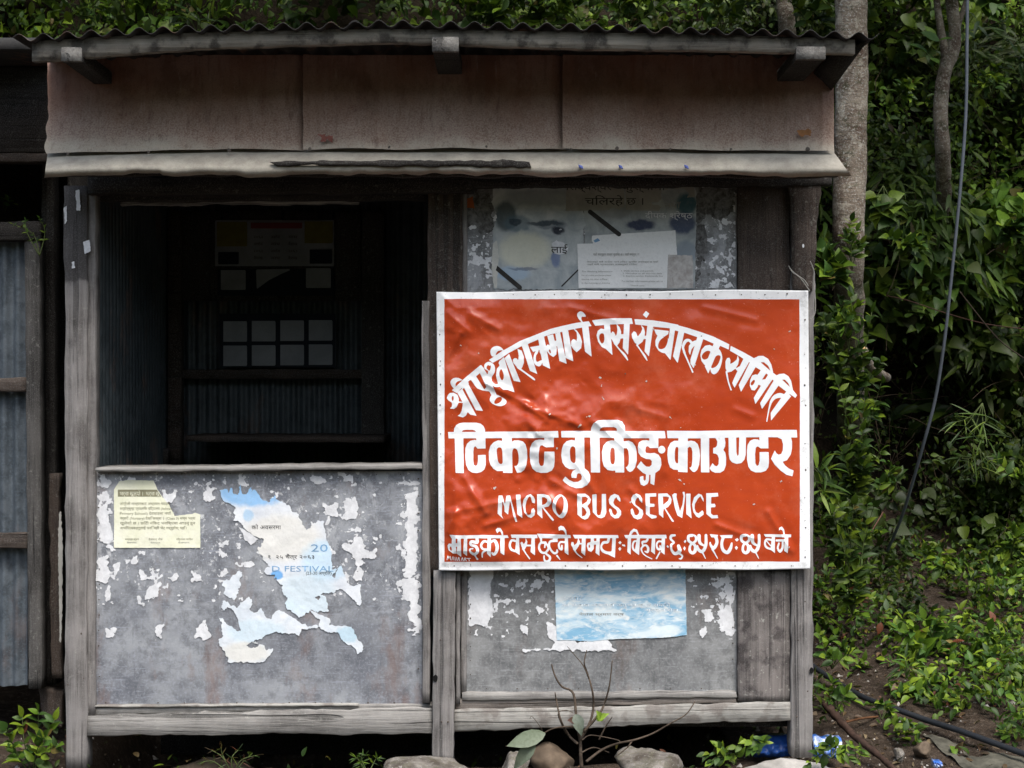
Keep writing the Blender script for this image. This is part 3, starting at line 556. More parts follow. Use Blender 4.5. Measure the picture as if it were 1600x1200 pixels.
# ------------------------------------------------------------------ timber and sheet helpers
def board(name, quad, m, parent, y=0.0, thick=.03, n=24, jit=.0015, cham=.003, along='v', edge_seed=None, bow=0.0, **tags):
    """quad: 4 pixel corners TL, TR, BR, BL as seen in the photograph on the plane y; irregular worn edges"""
    if not (hasattr(y, '__len__')): y = (y, y)
    TL, TR, BR, BL = quad
    a0, b0, a1, b1 = ((TL, TR, BL, BR) if along == 'v' else (BL, TL, BR, TR))   # a = one long edge, b = the other; 0 -> 1 runs along the board
    sd = random.random() * 100 if edge_seed is None else edge_seed
    L0, R0, L1, R1 = (W(*a0, y[0]), W(*b0, y[0]), W(*a1, y[1]), W(*b1, y[1]))
    V = []
    for i in range(n + 1):
        t = i / n; L = L0.lerp(L1, t); Rr = R0.lerp(R1, t); u = (Rr - L).normalized(); yy = L.y
        k = (L1 - L0).length * t
        jl = (mnoise.noise(Vector((k * 14, sd, 0))) + .5 * mnoise.noise(Vector((k * 50, sd, 4)))) * jit * 2; jr = (mnoise.noise(Vector((k * 14, sd, 9))) + .5 * mnoise.noise(Vector((k * 50, sd, 14)))) * jit * 2
        jf = mnoise.noise(Vector((k * 6, sd, 20))) * jit * 1.2 + bow * math.sin(math.pi * t)
        L = L + u * jl; Rr = Rr + u * jr; c = cham; d = Vector((0, 1, 0)) * thick; e = Vector((0, jf, 0)); cy = Vector((0, c, 0))
        V += [L + e + cy, L + e + u * c, Rr + e - u * c, Rr + e + cy, Rr + d + e - cy, Rr + d + e - u * c, L + d + e + u * c, L + d + e - cy]
    F = []
    for i in range(n):
        for k in range(8):
            a = i * 8 + k; bb = i * 8 + (k + 1) % 8; F.append((a, bb, bb + 8, a + 8))
    F.append(tuple(range(7, -1, -1))); F.append(tuple(range(n * 8, n * 8 + 8)))
    V = np.array([tuple(q) for q in V])
    # face winding outwards: check the front face
    if along == 'h': F = [tuple(reversed(f)) for f in F]
    return obj(name, V, F, m, parent, **tags)

def box(name, lo, hi, m, parent=None, **tags):
    x0, y0, z0 = lo; x1, y1, z1 = hi; c = .002
    V = []; F = []
    for z, s_ in ((z0, 1), (z0 + c, 0), (z1 - c, 0), (z1, 1)):
        k = c if s_ else 0
        V += [(x0 + k, y0 + k, z), (x1 - k, y0 + k, z), (x1 - k, y1 - k, z), (x0 + k, y1 - k, z)]
    for r in range(3):
        for k in range(4): a = r * 4 + k; b2 = r * 4 + (k + 1) % 4; F.append((a, b2, b2 + 4, a + 4))
    F.append((3, 2, 1, 0)); F.append((12, 13, 14, 15)); return obj(name, V, F, m, parent, **tags)

def corrugated(name, p0, u, v, m, parent, pitch=.076, amp=.009, nv=6, dents=0.0, ripple=0.0, **tags):
    """corrugated sheet: p0 corner, u across the waves, v along them"""
    p0 = Vector(p0); u = Vector(u); v = Vector(v); n_ = u.cross(v).normalized(); lu = u.length; nu = max(8, int(lu / pitch * 8)); sd = random.random() * 50
    V = []
    for j in range(nv + 1):
        for i in range(nu + 1):
            s_ = i / nu; t = j / nv; h = amp * math.cos(2 * math.pi * s_ * lu / pitch)
            h += dents * mnoise.noise(Vector((s_ * lu * 3, t * v.length * 3, sd)))
            V.append(p0 + u * s_ + v * t + n_ * h + v.normalized() * ((ripple * mnoise.noise(Vector((s_ * lu * 5, 0, sd)))) if j in (0, nv) else 0))
    return obj(name, [tuple(q) for q in V], grid(nu + 1, nv + 1), m, parent, smooth=True, **tags)

def panel_h(px, py):
    px = np.asarray(px, float); py = np.asarray(py, float); L = px < 700
    a = (fbm(px * .012, py * .012, 3, 5) - .5) * .0072 * np.clip(np.minimum(np.minimum(px - 148, 660 - px), np.minimum(py - 736, 1104 - py)) / 25, .1, 1)
    b_ = (fbm(px * .012, py * .012, 5, 5) - .5) * .0066 * np.clip(np.minimum(np.minimum(px - 729, 1151 - px), np.minimum(py - 288, 1083 - py)) / 25, .1, 1)
    return np.where(L, a, b_)
def sheet(name, px0, py0, px1, py1, y, m, parent, n=(60, 50), dent=.002, seed=1, scale=.012, **tags):
    xs = np.linspace(px0, px1, n[0]); ys = np.linspace(py0, py1, n[1]); PX, PY = np.meshgrid(xs, ys)
    h = (fbm(PX * scale, PY * scale, seed, 5) - .5) * 2 * dent * 3; f = S * (D + y) / D
    edge = np.minimum(np.minimum(PX - px0, px1 - PX), np.minimum(PY - py0, py1 - PY)); h = h * np.clip(edge / 25, .1, 1)
    V = np.stack([(PX - 800) * f, y - h, CAMZ + (600 - PY) * f], 2); return obj(name, V, grid(*n)[:, ::-1], m, parent, smooth=True, **tags)

_nail = None
def nails(pts, y, parent, r=.0028, m=None):
    global _nail
    V = []; F = []
    for k in range(8): V.append((r * math.cos(k * .785), 0, r * math.sin(k * .785)))
    for k in range(8): V.append((r * .6 * math.cos(k * .785), -.0012, r * .6 * math.sin(k * .785)))
    F = [(k, (k + 1) % 8, 8 + (k + 1) % 8, 8 + k) for k in range(8)] + [tuple(range(8, 16))]
    me = fmesh('nail', V, F); me.materials.append(m or M['nail']); o0 = origin(parent)
    for i, (px, py) in enumerate(pts):
        q = W(px, py, y); o = bpy.data.objects.new('nail', me); COL.objects.link(o); o.parent = parent; o.location = q - o0
        o.rotation_euler = (0, random.random() * 6, 0); s_ = random.uniform(.7, 1.3); o.scale = (s_, 1, s_ * random.uniform(.7, 1))

# ------------------------------------------------------------------ the ticket booth
booth = thing('ticket_booth', 'weathered wooden ticket booth with open counter window, metal panels and a rusty awning', 'booth', (0, .5, 0))
# uprights
board('post', [(100, 290), (137, 290), (134, 1203), (102, 1203)], M['wood_l'], booth, 0.0, .07, 40, .003)
board('post_facing', [(137, 290), (150, 290), (148, 1118), (134, 1118)], M['wood_v'], booth, .012, .05, 40, .002)
board('post', [(677, 892), (712, 892), (709, 1191), (675, 1191)], M['wood_v'], booth, -.012, .06, 24, .0025)
board('post', [(668, 290), (722, 290), (722, 900), (666, 900)], M['wood_brown_v'], booth, .012, .07, 30, .002)
board('post_facing', [(659, 470), (671, 470), (672, 1098), (660, 1098)], M['wood_v'], booth, .002, .03, 34, .0015)
board('post_facing', [(712, 892), (719, 892), (719, 1100), (712, 1100)], M['wood_v'], booth, .006, .03, 14, .001)
board('post', [(1238, 290), (1273, 290), (1270, 1184), (1236, 1184)], M['wood_v'], booth, -.002, .07, 40, .003)
board('post_facing', [(1233, 285), (1283, 280), (1270, 455), (1240, 455)], M['wood_brown_v'], booth, -.014, .012, 16, .004)
board('wall_plank', [(1153, 892), (1235, 892), (1234, 1096), (1153, 1096)], M['wood_stained_v'], booth, .008, .025, 20, .0015)
board('wall_plank', [(1152, 285), (1234, 285), (1236, 700), (1154, 700)], M['wood_brown_v'], booth, .014, .025, 20, .002)
board('panel_frame', [(722, 285), (730, 285), (729, 1083), (720, 1083)], M['wood_v'], booth, .022, .03, 30, .001)
board('panel_frame', [(1150, 285), (1154, 285), (1153, 1090), (1149, 1090)], M['wood_dark_v'], booth, .034, .03, 20, .001)
# rails along the foot
board('bottom_rail', [(134, 1118), (677, 1106), (677, 1146), (134, 1150)], M['wood_h'], booth, .006, .07, 50, .003, along='h')
board('sill_strip', [(147, 1106), (677, 1100), (677, 1106), (147, 1117)], M['wood_h'], booth, .02, .05, 50, .0015, along='h')
board('sill_strip', [(147, 1102), (560, 1100), (560, 1104), (147, 1106)], M['wood_pale_h'], booth, .012, .03, 40, .0012, along='h')
board('bottom_rail', [(710, 1109), (1237, 1098), (1238, 1126), (710, 1144)], M['wood_pale_h'], booth, .004, .07, 50, .003, along='h')
board('sill_strip', [(712, 1093), (1150, 1089), (1150, 1098), (712, 1109)], M['wood_brown_h'], booth, .016, .05, 40, .002, along='h')
board('sill_strip', [(722, 1083), (1150, 1081), (1152, 1090), (722, 1095)], M['wood_h'], booth, .008, .04, 40, .002, along='h')
board('counter_ledge', [(149, 731), (659, 725), (660, 733), (149, 738)], M['wood_h'], booth, -.004, .13, 50, .0015, along='h')
# head timbers under the awning
board('lintel', [(137, 276), (740, 272), (740, 300), (137, 303)], M['wood_dark_h'], booth, -.02, .06, 40, .004, along='h')
board('lintel', [(722, 272), (1300, 272), (1300, 290), (722, 290)], M['wood_dark_h'], booth, -.02, .06, 40, .004, along='h')
board('head_rail', [(188, 309), (560, 306), (560, 318), (188, 320)], M['wood_h'], booth, .1, .03, 30, .003, along='h')
board('head_rail', [(137, 298), (668, 296), (668, 312), (137, 314)], M['wood_dark_h'], booth, .06, .04, 30, .003, along='h')
# metal panels
panel_l = sheet('counter_panel', 148, 736, 660, 1104, .03, M['zinc'], booth, (110, 80), .0012, 3)
panel_r = sheet('front_panel', 729, 288, 1151, 1083, .03, M['zinc_r'], booth, (80, 110), .0011, 5)
nails([(155 + random.uniform(-1, 1), 745 + k * 24) for k in range(15)] + [(654 + random.uniform(-1, 1), 748 + k * 27) for k in range(13)] +
      [(170 + k * 38, 741 + random.uniform(-1, 1)) for k in range(13)] + [(165 + k * 41, 1098) for k in range(12)], .026, panel_l, .0022)
nails([(735, 900 + k * 22) for k in range(8)] + [(1145, 905 + k * 25) for k in range(7)] + [(760 + k * 48, 1076) for k in range(8)], .026, panel_r, .0022)
nails([(106, 1070), (131, 1060), (127, 990), (690, 1128), (700, 1128), (688, 1000), (1245, 1120), (1262, 1080), (1258, 940), (1247, 1000)], -.016, booth, .003)
# flat black discs painting the shade inside notches in two uprights
def disc(name, px, py, r, y, m, parent, sq=1.0):
    q = W(px, py, y); V = [(q.x, y, q.z)] + [(q.x + r * math.cos(a * .5236) * random.uniform(.85, 1.1) * sq, y, q.z + r * math.sin(a * .5236) * random.uniform(.85, 1.1)) for a in range(12)]
    return obj(name, V, [(0, (k + 1) % 12 + 1, k + 1) for k in range(12)], m, parent)
M['hole'] = flat_mat('painted hole shade', (.006, .006, .006))
disc('notch_shade', 680, 1060, .011, -.0155, M['hole'], booth, .8); disc('notch_shade', 1268, 1048, .010, -.0065, M['hole'], booth, .7)

# paper scraps left on the counter panel: small torn pieces, each a sub-part
M['scrap'] = paper_mat('torn paper remains', (.62, .63, .65), (.78, .79, .81), 40)
_sn = [0]
def scrap(pts, parent, y=.0288, seed=1, amp=8.5, scale=9.0, m=None, name='paper_scrap'):
    xs_ = [p[0] for p in pts]; ys_ = [p[1] for p in pts]
    f = Field(min(xs_) - 5, min(ys_) - 5, max(xs_) + 5, max(ys_) + 5, 1.0); f.P(*pts).ragged(amp, scale, seed, 5); _sn[0] += 1; y = y - .00012 * (_sn[0] % 12)
    if (f.F > 0).sum() < 4: return None
    return field_obj(name, f, m or M['scrap'], parent, y, panel_h if parent in (panel_l, panel_r) else None)
SCR = [[(632,770),(650,768),(652,800),(650,900),(640,905),(630,890),(634,830)], [(628,905),(650,900),(650,945),(636,940),(625,920)], [(634,905),(655,905),(655,980),(640,972)],
       [(531,782),(545,776),(558,790),(558,812),(542,812)], [(532,740),(555,742),(548,754),(536,752)], [(505,788),(530,786),(525,806),(512,800)],
       [(318,768),(336,762),(336,778),(322,784)], [(258,772),(272,770),(274,780),(262,784)],
       [(158,750),(166,746),(172,752),(168,764),(160,762)], [(155,800),(164,784),(172,800),(178,830),(174,860),(160,850)], [(152,870),(168,868),(172,895),(166,915),(152,905)], [(180,882),(186,880),(184,904),(176,902)], [(165,918),(170,916),(172,940),(166,938)],
       [(220,892),(226,896),(236,904),(222,908)], [(232,915),(250,911),(244,930),(234,938),(228,936)], [(215,934),(222,940),(228,950),(214,946)], [(262,902),(276,896),(280,908),(268,914)], [(302,896),(308,892),(316,908),(298,908)],
       [(162,980),(178,980),(178,994),(164,996)], [(240,976),(250,978),(252,996),(243,998)], [(306,988),(318,972),(332,990),(333,999),(306,998)], [(375,744),(384,746),(382,756),(376,754)], [(640,985),(655,975),(655,988)],
       [(206,868),(216,866),(214,878),(208,880)], [(345,863),(358,861),(357,872),(348,872)], [(346,850),(352,846),(354,850)], [(584,842),(592,838),(590,848)], [(626,800),(632,796),(632,812)], [(300,806),(306,804),(305,812)],
       [(150,790),(158,780),(166,812),(162,838),(156,842),(154,820)], [(480,746),(500,742),(506,752),(488,756)], [(568,866),(588,860),(584,872),(572,876)], [(190,752),(205,745),(216,748),(206,756)]]
for k, p in enumerate(SCR): scrap(p, panel_l, seed=k + 1)
SCR2 = [[(832,905),(848,902),(844,925),(836,920),(828,916)], [(840,950),(852,952),(850,960),(842,958)], [(742,980),(749,982),(746,994),(740,992)], [(1098,955),(1113,952),(1113,970),(1102,970)], [(1120,902),(1142,896),(1146,935),(1136,938),(1132,915)], [(1122,960),(1142,940),(1148,990),(1134,994)],
        [(1094,985),(1102,980),(1106,994),(1098,996)], [(792,937),(803,938),(800,942)], [(815,978),(826,982),(824,992),(816,990)]]
for k, p in enumerate(SCR2): scrap(p, panel_r, seed=k + 40)
M['stain_rust'] = flat_mat('rust stain', (.16, .085, .06), var=.4)
# blistered dark paint on the upper part of the front panel
M['blister'] = paper_mat('peeling blackened paste', (.05, .048, .045), (.2, .2, .2), 60)
for k, p in enumerate([[(730,290),(768,290),(770,330),(766,362),(752,366),(744,352),(732,352)], [(1088,292),(1150,292),(1148,330),(1126,345),(1104,335),(1090,350)], [(1090,350),(1102,352),(1104,392),(1096,430),(1088,440)]]):
    scrap(p, panel_r, y=.0292, seed=70 + k, amp=10, scale=9, m=M['blister'], name='peeling_paint')
M['paint_spot'] = flat_mat('orange paint', (.35, .09, .02)); scrap([(729,310),(739,306),(742,326),(730,324)], panel_r, y=.0285, seed=90, amp=3, m=M['paint_spot'], name='paint_spot')

# side and back walls, floor, inner timbers; near-black colours carry the indoor shade
YB = 1.02
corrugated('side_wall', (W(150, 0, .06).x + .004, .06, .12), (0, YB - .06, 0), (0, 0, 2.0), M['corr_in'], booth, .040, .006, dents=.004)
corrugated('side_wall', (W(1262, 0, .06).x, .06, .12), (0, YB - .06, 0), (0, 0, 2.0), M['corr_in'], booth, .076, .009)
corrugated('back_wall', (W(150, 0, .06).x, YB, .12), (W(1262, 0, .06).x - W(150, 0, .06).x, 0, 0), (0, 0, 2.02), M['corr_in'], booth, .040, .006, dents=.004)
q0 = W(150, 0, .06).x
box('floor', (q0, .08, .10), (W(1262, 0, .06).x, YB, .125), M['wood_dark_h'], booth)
board('inner_post', [(262, 330), (283, 330), (283, 728), (262, 728)], M['shade_dark'], booth, YB - .08, .05, 20, .002)
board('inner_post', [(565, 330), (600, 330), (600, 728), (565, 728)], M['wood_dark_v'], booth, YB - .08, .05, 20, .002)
board('back_rail', [(283, 577), (600, 577), (600, 592), (283, 592)], M['shade_dark'], booth, YB - .07, .04, 20, .002, along='h')
board('inner_bench', [(290, 681), (600, 682), (600, 692), (290, 690)], M['shade_dark'], booth, YB - .35, .3, 20, .002, along='h')
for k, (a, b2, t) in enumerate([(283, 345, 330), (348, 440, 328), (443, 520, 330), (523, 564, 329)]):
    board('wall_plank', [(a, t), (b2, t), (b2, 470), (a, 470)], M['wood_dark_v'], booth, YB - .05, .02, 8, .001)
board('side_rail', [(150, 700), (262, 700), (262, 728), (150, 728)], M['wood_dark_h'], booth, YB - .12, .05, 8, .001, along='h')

M['wood_end'] = wood_mat('grey end grain', (.17, .165, .155), (.07, .065, .06), 'y', lichen=.3)
# roof: rafters, eave batten, iron
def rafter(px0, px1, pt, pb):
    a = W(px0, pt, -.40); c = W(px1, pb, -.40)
    r_ = box('rafter', (a.x, -.430, c.z), (c.x, .62, a.z), M['wood_dark_h'], booth)  # near-black body paints the shade under the roof, only the end is paler
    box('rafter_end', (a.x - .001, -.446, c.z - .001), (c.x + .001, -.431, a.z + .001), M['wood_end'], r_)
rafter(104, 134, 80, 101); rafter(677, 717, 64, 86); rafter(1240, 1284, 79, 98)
pts = [(50, 65, 96), (150, 58, 88), (300, 51, 76), (470, 47, 70), (620, 45, 66), (900, 50, 76), (1080, 54, 78), (1250, 58, 82), (1336, 62, 84)]
V = []
yb = -.425
for i in range(81):
    px = 50 + (1336 - 50) * i / 80; pt = np.interp(px, [p[0] for p in pts], [p[1] for p in pts]) + mnoise.noise(Vector((px * .02, 3, 0))) * 1.5; pb = np.interp(px, [p[0] for p in pts], [p[2] for p in pts]) + mnoise.noise(Vector((px * .03, 8, 0))) * 2
    a = W(px, pt, yb); c = W(px, pb, yb); V += [(a.x, yb, a.z), (c.x, yb, c.z), (c.x, yb + .028, c.z), (a.x, yb + .028, a.z)]
F = [(i * 4 + k, i * 4 + (k + 1) % 4, i * 4 + 4 + (k + 1) % 4, i * 4 + 4 + k) for i in range(80) for k in range(4)] + [(3, 2, 1, 0), (320, 321, 322, 323)]
obj('eave_batten', V, F, M['wood_eave'], booth)
# two overlapping runs of corrugated iron on the roof, following the bowed eave
def roof_iron(px0, px1, lift):
    yr = -.46; nu = int((px1 - px0) / 37.5 * 8); V = []
    for j in range(5):
        y = yr + (YB + .25 - yr) * j / 4
        for i in range(nu + 1):
            px = px0 + (px1 - px0) * i / nu; top = np.interp(px, [p[0] for p in pts], [p[1] for p in pts]); q = W(px, top - 7, yr)
            V.append((q.x, y, q.z + lift + .010 * math.sin(2 * math.pi * (px - 20) / 37.5) + .03 * (y - yr) + .002 * mnoise.noise(Vector((px * .01, y, 1)))))
    n0 = len(V); V += [(x, y, z - .0015) for (x, y, z) in V]; g = grid(nu + 1, 5); F = [tuple(f) for f in g] + [tuple(reversed([k + n0 for k in f])) for f in g] + [(i, i + n0, i + 1 + n0, i + 1) for i in range(nu)]
    obj('roof_sheet', V, F, M['roof'], booth, smooth=True)
for a, b2, l in ((20, 560, 0), (545, 1010, .003), (990, 1374, 0)): roof_iron(a, b2, l)
# boarded verge at the right end
a = W(1300, 92, -.30); V = [W(1302, 84, -.38), W(1352, 66, -.44), W(1346, 92, -.44), W(1304, 142, -.12), W(1302, 96, .9)]
q = [W(1300, 84, -.40), W(1356, 64, -.43), W(1300, 140, -.16)]
zt = q[0].z
V = [(q[0].x, -.40, zt), (q[1].x, -.43, zt + .03), (q[1].x - .01, .7, zt + .04), (q[0].x, .7, zt), (q[2].x, -.16, q[2].z), (q[2].x, .7, q[2].z)]
obj('verge_board', V, [(0, 1, 2, 3), (0, 4, 1), (1, 4, 5, 2), (0, 3, 5, 4), (2, 5, 3)], M['wood_dark_h'], booth)
# rear rise so that no light falls in from above the side walls
for sx in (W(150, 0, .06).x, W(1262, 0, .06).x):
    box('gable_infill', (sx - .01, .06, 2.05), (sx + .012, YB, 2.27), M['wood_dark_h'], booth)
box('gable_infill', (q0, YB - .01, 2.05), (W(1262, 0, .06).x, YB + .012, 2.30), M['wood_dark_h'], booth)

# awning: three lapped rusty sheets hanging from the eave, over a pale folded flashing
def awning_sheet(px0, px1, seed, off=0.0, wav=0.0):
    nx, ny = int((px1 - px0) / 3), 44; V = []
    for j in range(ny):
        t = j / (ny - 1)
        for i in range(nx):
            s_ = i / (nx - 1); px = px0 + (px1 - px0) * s_
            top = 86 + (4 if px < 250 else 0); bot = 236 - 3 * math.sin((px - 80) / 1240 * math.pi) + 2.5 * mnoise.noise(Vector((px * .012, 3, seed)))
            if px < 300: bot += 6 * (1 - px / 300)
            y = -.13 - .05 * t ** 2.2 + off
            dn = .010 * mnoise.noise(Vector((px * .012, t * 1.4, seed))) + .003 * mnoise.noise(Vector((px * .05, t * 5, seed)))
            for kx in (570, 600, 680, 780, 1010, 1085, 1180, 1230, 1285): dn += .0035 * math.exp(-((px - kx) / 4) ** 2)
            for (cx, cy, rr, am) in ((572, .65, 22, .012), (505, .75, 40, -.006), (790, .55, 60, -.004), (585, .9, 14, .008), (1190, .7, 50, .005), (260, .5, 90, .005)):
                dn += am * math.exp(-((px - cx) / rr) ** 2 - ((t - cy) * 150 / rr) ** 2)
            if px0 > 100: dn += .008 * math.exp(-((px - px0) / 9) ** 2)
            if px1 < 1000: dn -= .022 * math.exp(-((px - px1) / 12) ** 2)
            dn += .005 * t ** 6
            ex = wav * mnoise.noise(Vector((t * 6, 2, seed))) * (1 - s_) ** 6
            q = W(px + ex, top + (bot - top) * t, y); V.append((q.x, y - dn, q.z))
    obj('awning_sheet', V, grid(nx, ny)[:, ::-1], M['awning'], booth, smooth=True)
awning_sheet(74, 480, 1, .0, 8); awning_sheet(474, 884, 2, -.008, 2); awning_sheet(879, 1303, 3, -.012, 1)
V = []; nx = 260
for j, (dp, dy) in enumerate([(-10, -.150), (1, -.162), (6, -.205), (16, -.232), (24, -.250), (29, -.252), (33, -.247), (36, -.235), (38, -.21)]):
    for i in range(nx):
        s_ = i / (nx - 1); px = 74 + (1303 - 74) * s_; b_ = 238 - 3 * math.sin((px - 80) / 1240 * math.pi)
        if px < 300: b_ += 6 * (1 - px / 300)
        w_ = 1 + (.16 * mnoise.noise(Vector((px * .011, 5, 0))) + .05 * mnoise.noise(Vector((px * .045, 5, 3)))) * (j / 8); fl = (22 * max(0, dp) / 30) if s_ > .985 else 22 * max(0, dp) / 30 * max(0, (s_ - .9) / .1) ** 2
        k = b_ + dp * w_ * (1.0 if px > 250 else .9) + ((.7 * mnoise.noise(Vector((px * .06, 0, 0))) + .5 * mnoise.noise(Vector((px * .3, 0, 5)))) if j > 2 else 0)
        q = W(px + fl - (5 * max(0, dp) / 38 if s_ < .01 else 0), k, dy); V.append((q.x, dy + .004 * mnoise.noise(Vector((px * .02, j * .4, 7))), q.z))
obj('awning_flashing', V, grid(nx, 9)[:, ::-1], M['flashing'], booth, smooth=True)
board('awning_batten_and_shade', [(420, 252), (826, 249), (830, 261), (430, 258)], M['wood_dark_h'], booth, -.262, .012, 60, .004, along='h')  # dark strip stands in for the shaded fold of the flashing
board('awning_batten_and_shade', [(100, 262), (1310, 266), (1310, 276), (100, 274)], M['wood_dark_h'], booth, -.20, .03, 80, .003, along='h')
nails([(106, 241), (232, 238), (358, 235), (484, 233), (608, 230), (760, 229), (892, 233), (964, 232), (1047, 233), (1142, 233), (1262, 233)], -.215, booth, .0055, flat_mat('rusty washer', (.12, .105, .09), var=.5))
for (px, py, cc, nm) in ((510, 216, (.26, .1, .08), 'faded red'), (1257, 208, (.36, .17, .07), 'faded orange')):
    f = Field(px - 14, py - 8, px + 14, py + 8, 1); f.P((px - 10, py - 4), (px + 10, py - 5), (px + 10, py + 4), (px - 9, py + 5)).ragged(7, 5, 5, 5)
    field_obj('paint_mark', f, flat_mat(nm + ' paint mark', cc, var=.4), booth, -.195)
M['blue_chip'] = flat_mat('blue plastic chip', (.12, .16, .45))
for px in (908, 970, 1073): board('string_knot', [(px - 4, 257), (px + 2, 259), (px + 4, 264), (px - 3, 262)], M['blue_chip'], booth, -.262, .006, 3, .001)
# chipped white paint flakes on the upper left post
for k, p in enumerate([[(130,378),(140,374),(142,392),(132,398)], [(100,325),(104,322),(105,345),(101,350)], [(112,410),(116,408),(117,418),(112,420)], [(118,298),(124,296),(126,330),(120,328)]]):
    scrap(p, booth, y=-.006, seed=100 + k, amp=1.5, scale=4, name='paint_flake')
# knotted string at the right post
def tube(name, P, r, m, parent=None, n=6, loc=None, taper=None, smooth=True, **tags):
    P = [Vector(p) for p in P]; V = []; N = len(P); prev = Vector((0.3, .2, 1)).normalized()
    for i, p in enumerate(P):
        t = (P[min(i + 1, N - 1)] - P[max(i - 1, 0)]).normalized(); a = t.cross(prev)
        if a.length < 1e-3: a = t.cross(Vector((1, 0, 0)))
        a.normalize(); c_ = t.cross(a).normalized(); prev = -c_ if False else prev
        rr = (r[i] if hasattr(r, '__len__') else r * (1 if taper is None else 1 + (taper - 1) * i / (N - 1)))
        V += [tuple(p + a * rr * math.cos(2 * math.pi * k / n) + c_ * rr * math.sin(2 * math.pi * k / n)) for k in range(n)]
    F = [(i * n + k, i * n + (k + 1) % n, (i + 1) * n + (k + 1) % n, (i + 1) * n + k) for i in range(N - 1) for k in range(n)] + [tuple(range(n - 1, -1, -1)), tuple(range((N - 1) * n, N * n))]
    return obj(name, V, F, m, parent, smooth=smooth, loc=loc, **tags)
def curve(pts, n=6):
    return [Vector(q) for q in crom([tuple(p) for p in pts], closed=False, n=n)]
M['string'] = flat_mat('grey fibre string', (.3, .29, .26))
st = thing('knotted_string', 'frayed grey string tied round the upper right post above the red sign', 'string', W(1262, 440, -.03))
for P_ in ([(1232,415),(1238,425),(1250,434),(1262,450),(1265,455)], [(1266,408),(1272,425),(1272,445),(1274,470),(1273,490),(1266,500)], [(1233,418),(1243,428),(1256,437),(1263,447)]):
    tube('string_strand', curve([W(a, b_, -.034 - .003 * k) for k, (a, b_) in enumerate(P_)]), .0016, M['string'], st)
tag(disc('string_label', 1255, 384, .006, -.03, M['scrap'], st, .6))

# ------------------------------------------------------------------ the red sign
sign = thing('red_sign', 'large red hand painted tin sign with white border advertising the micro bus service', 'sign', W(975, 890, SIGN_Y))
SX, SY = np.meshgrid(np.arange(678, 1272, 2.0), np.arange(448, 896, 2.0))
r1 = np.random.default_rng(11)
def cells(n, seed, x0=680, x1=1270, y0=450, y1=895):
    g = np.random.default_rng(seed); return list(zip(g.uniform(x0, x1, n), g.uniform(y0, y1, n)))
wx = SX + (fbm(SX * .02, SY * .02, 3) - .5) * 40; wy = SY + (fbm(SX * .02, SY * .02, 9) - .5) * 40
big = worley(wx, wy, cells(38, 5)); mid = worley(wx, wy, cells(130, 6)); 
mask = np.clip(1.25 - np.hypot((SX - 760) / 330, (SY - 700) / 300), .12, 1) + .5 * np.exp(-((SX - 700) / 60) ** 2 - ((SY - 480) / 60) ** 2)
mask2 = np.clip((fbm(SX * .012, SY * .012, 21) - .42) * 4, 0, 1) * mask
HS_ = big * .11 * mask + mid * .20 * mask2 + (fbm(SX * .006, SY * .006, 4) - .5) * 12
for (x0, y0, x1, y1, a) in ((820,630,760,600,1.6), (825,635,905,665,1.8), (725,745,760,800,1.5), (965,660,1000,700,1.2), (930,660,975,700,1.5), (700,830,712,800,2.2), (690,860,700,890,2), (830,775,700,800,1), (700,560,720,520,1.2), (700,490,735,520,1.6), (820,632,852,655,2.2), (760,598,800,612,1.2), (1000,640,1040,652,.9), (860,750,905,775,1.4), (985,765,1010,790,1.2), (1150,640,1175,650,.8), (890,480,960,500,1.0), (1100,480,1180,500,.9), (1120,820,1180,842,1.2), (1200,800,1235,860,1.2), (1040,850,1090,872,.9), (760,820,830,800,1.3), (850,770,880,800,1.3), (735,490,780,515,1.4), (900,725,930,770,1)):
    e = np.array([x1 - x0, y1 - y0], float); L = e @ e; t = np.clip(((SX - x0) * e[0] + (SY - y0) * e[1]) / L, 0, 1)
    d = np.hypot(SX - x0 - t * e[0], SY - y0 - t * e[1]); HS_ += a * 1.3 * np.exp(-d / 4.0) - a * .6 * np.exp(-((d - 10) / 6) ** 2)
edge = np.minimum(np.minimum(SX - 682, 1266 - SX), np.minimum(SY - 452, 890 - SY)); HS_ = HS_ * np.clip(edge / 30, .15, 1)
k5 = np.array([1, 2, 1]) / 4
for _ in range(0):
    HS_[1:-1] = (HS_[:-2] + 2 * HS_[1:-1] + HS_[2:]) / 4; HS_[:, 1:-1] = (HS_[:, :-2] + 2 * HS_[:, 1:-1] + HS_[:, 2:]) / 4
HS_ = HS_ * S
def hsign(px, py):
    u = np.clip((np.asarray(px, float) - 678) / 2, 0, HS_.shape[1] - 1.001); v = np.clip((np.asarray(py, float) - 448) / 2, 0, HS_.shape[0] - 1.001)
    i = u.astype(int); j = v.astype(int); a = u - i; b_ = v - j
    return (HS_[j, i] * (1 - a) + HS_[j, i + 1] * a) * (1 - b_) + (HS_[j + 1, i] * (1 - a) + HS_[j + 1, i + 1] * a) * b_
# the sheet: outline px 682..1266 x 452..890, following slightly crooked edges
gx = np.arange(0, 1.00001, 1 / 292); gy = np.arange(0, 1.00001, 1 / 219); U, Vv = np.meshgrid(gx, gy)
left = 682 + 4 * Vv; right = 1263 + 3 * Vv; top = 456 - 3 * U + 1.0 * np.sin(U * 14); bot = 891 - 1.5 * U + .8 * np.sin(U * 17)
PX = left + (right - left) * U; PY = top + (bot - top) * Vv; H = hsign(PX, PY); f_ = S * (D + SIGN_Y) / D
V = np.stack([(PX - 800) * f_, SIGN_Y - H, CAMZ + (600 - PY) * f_], 2).reshape(-1, 3); nxx, nyy = len(gx), len(gy)
F = [tuple(f) for f in grid(nxx, nyy)[:, ::-1]]
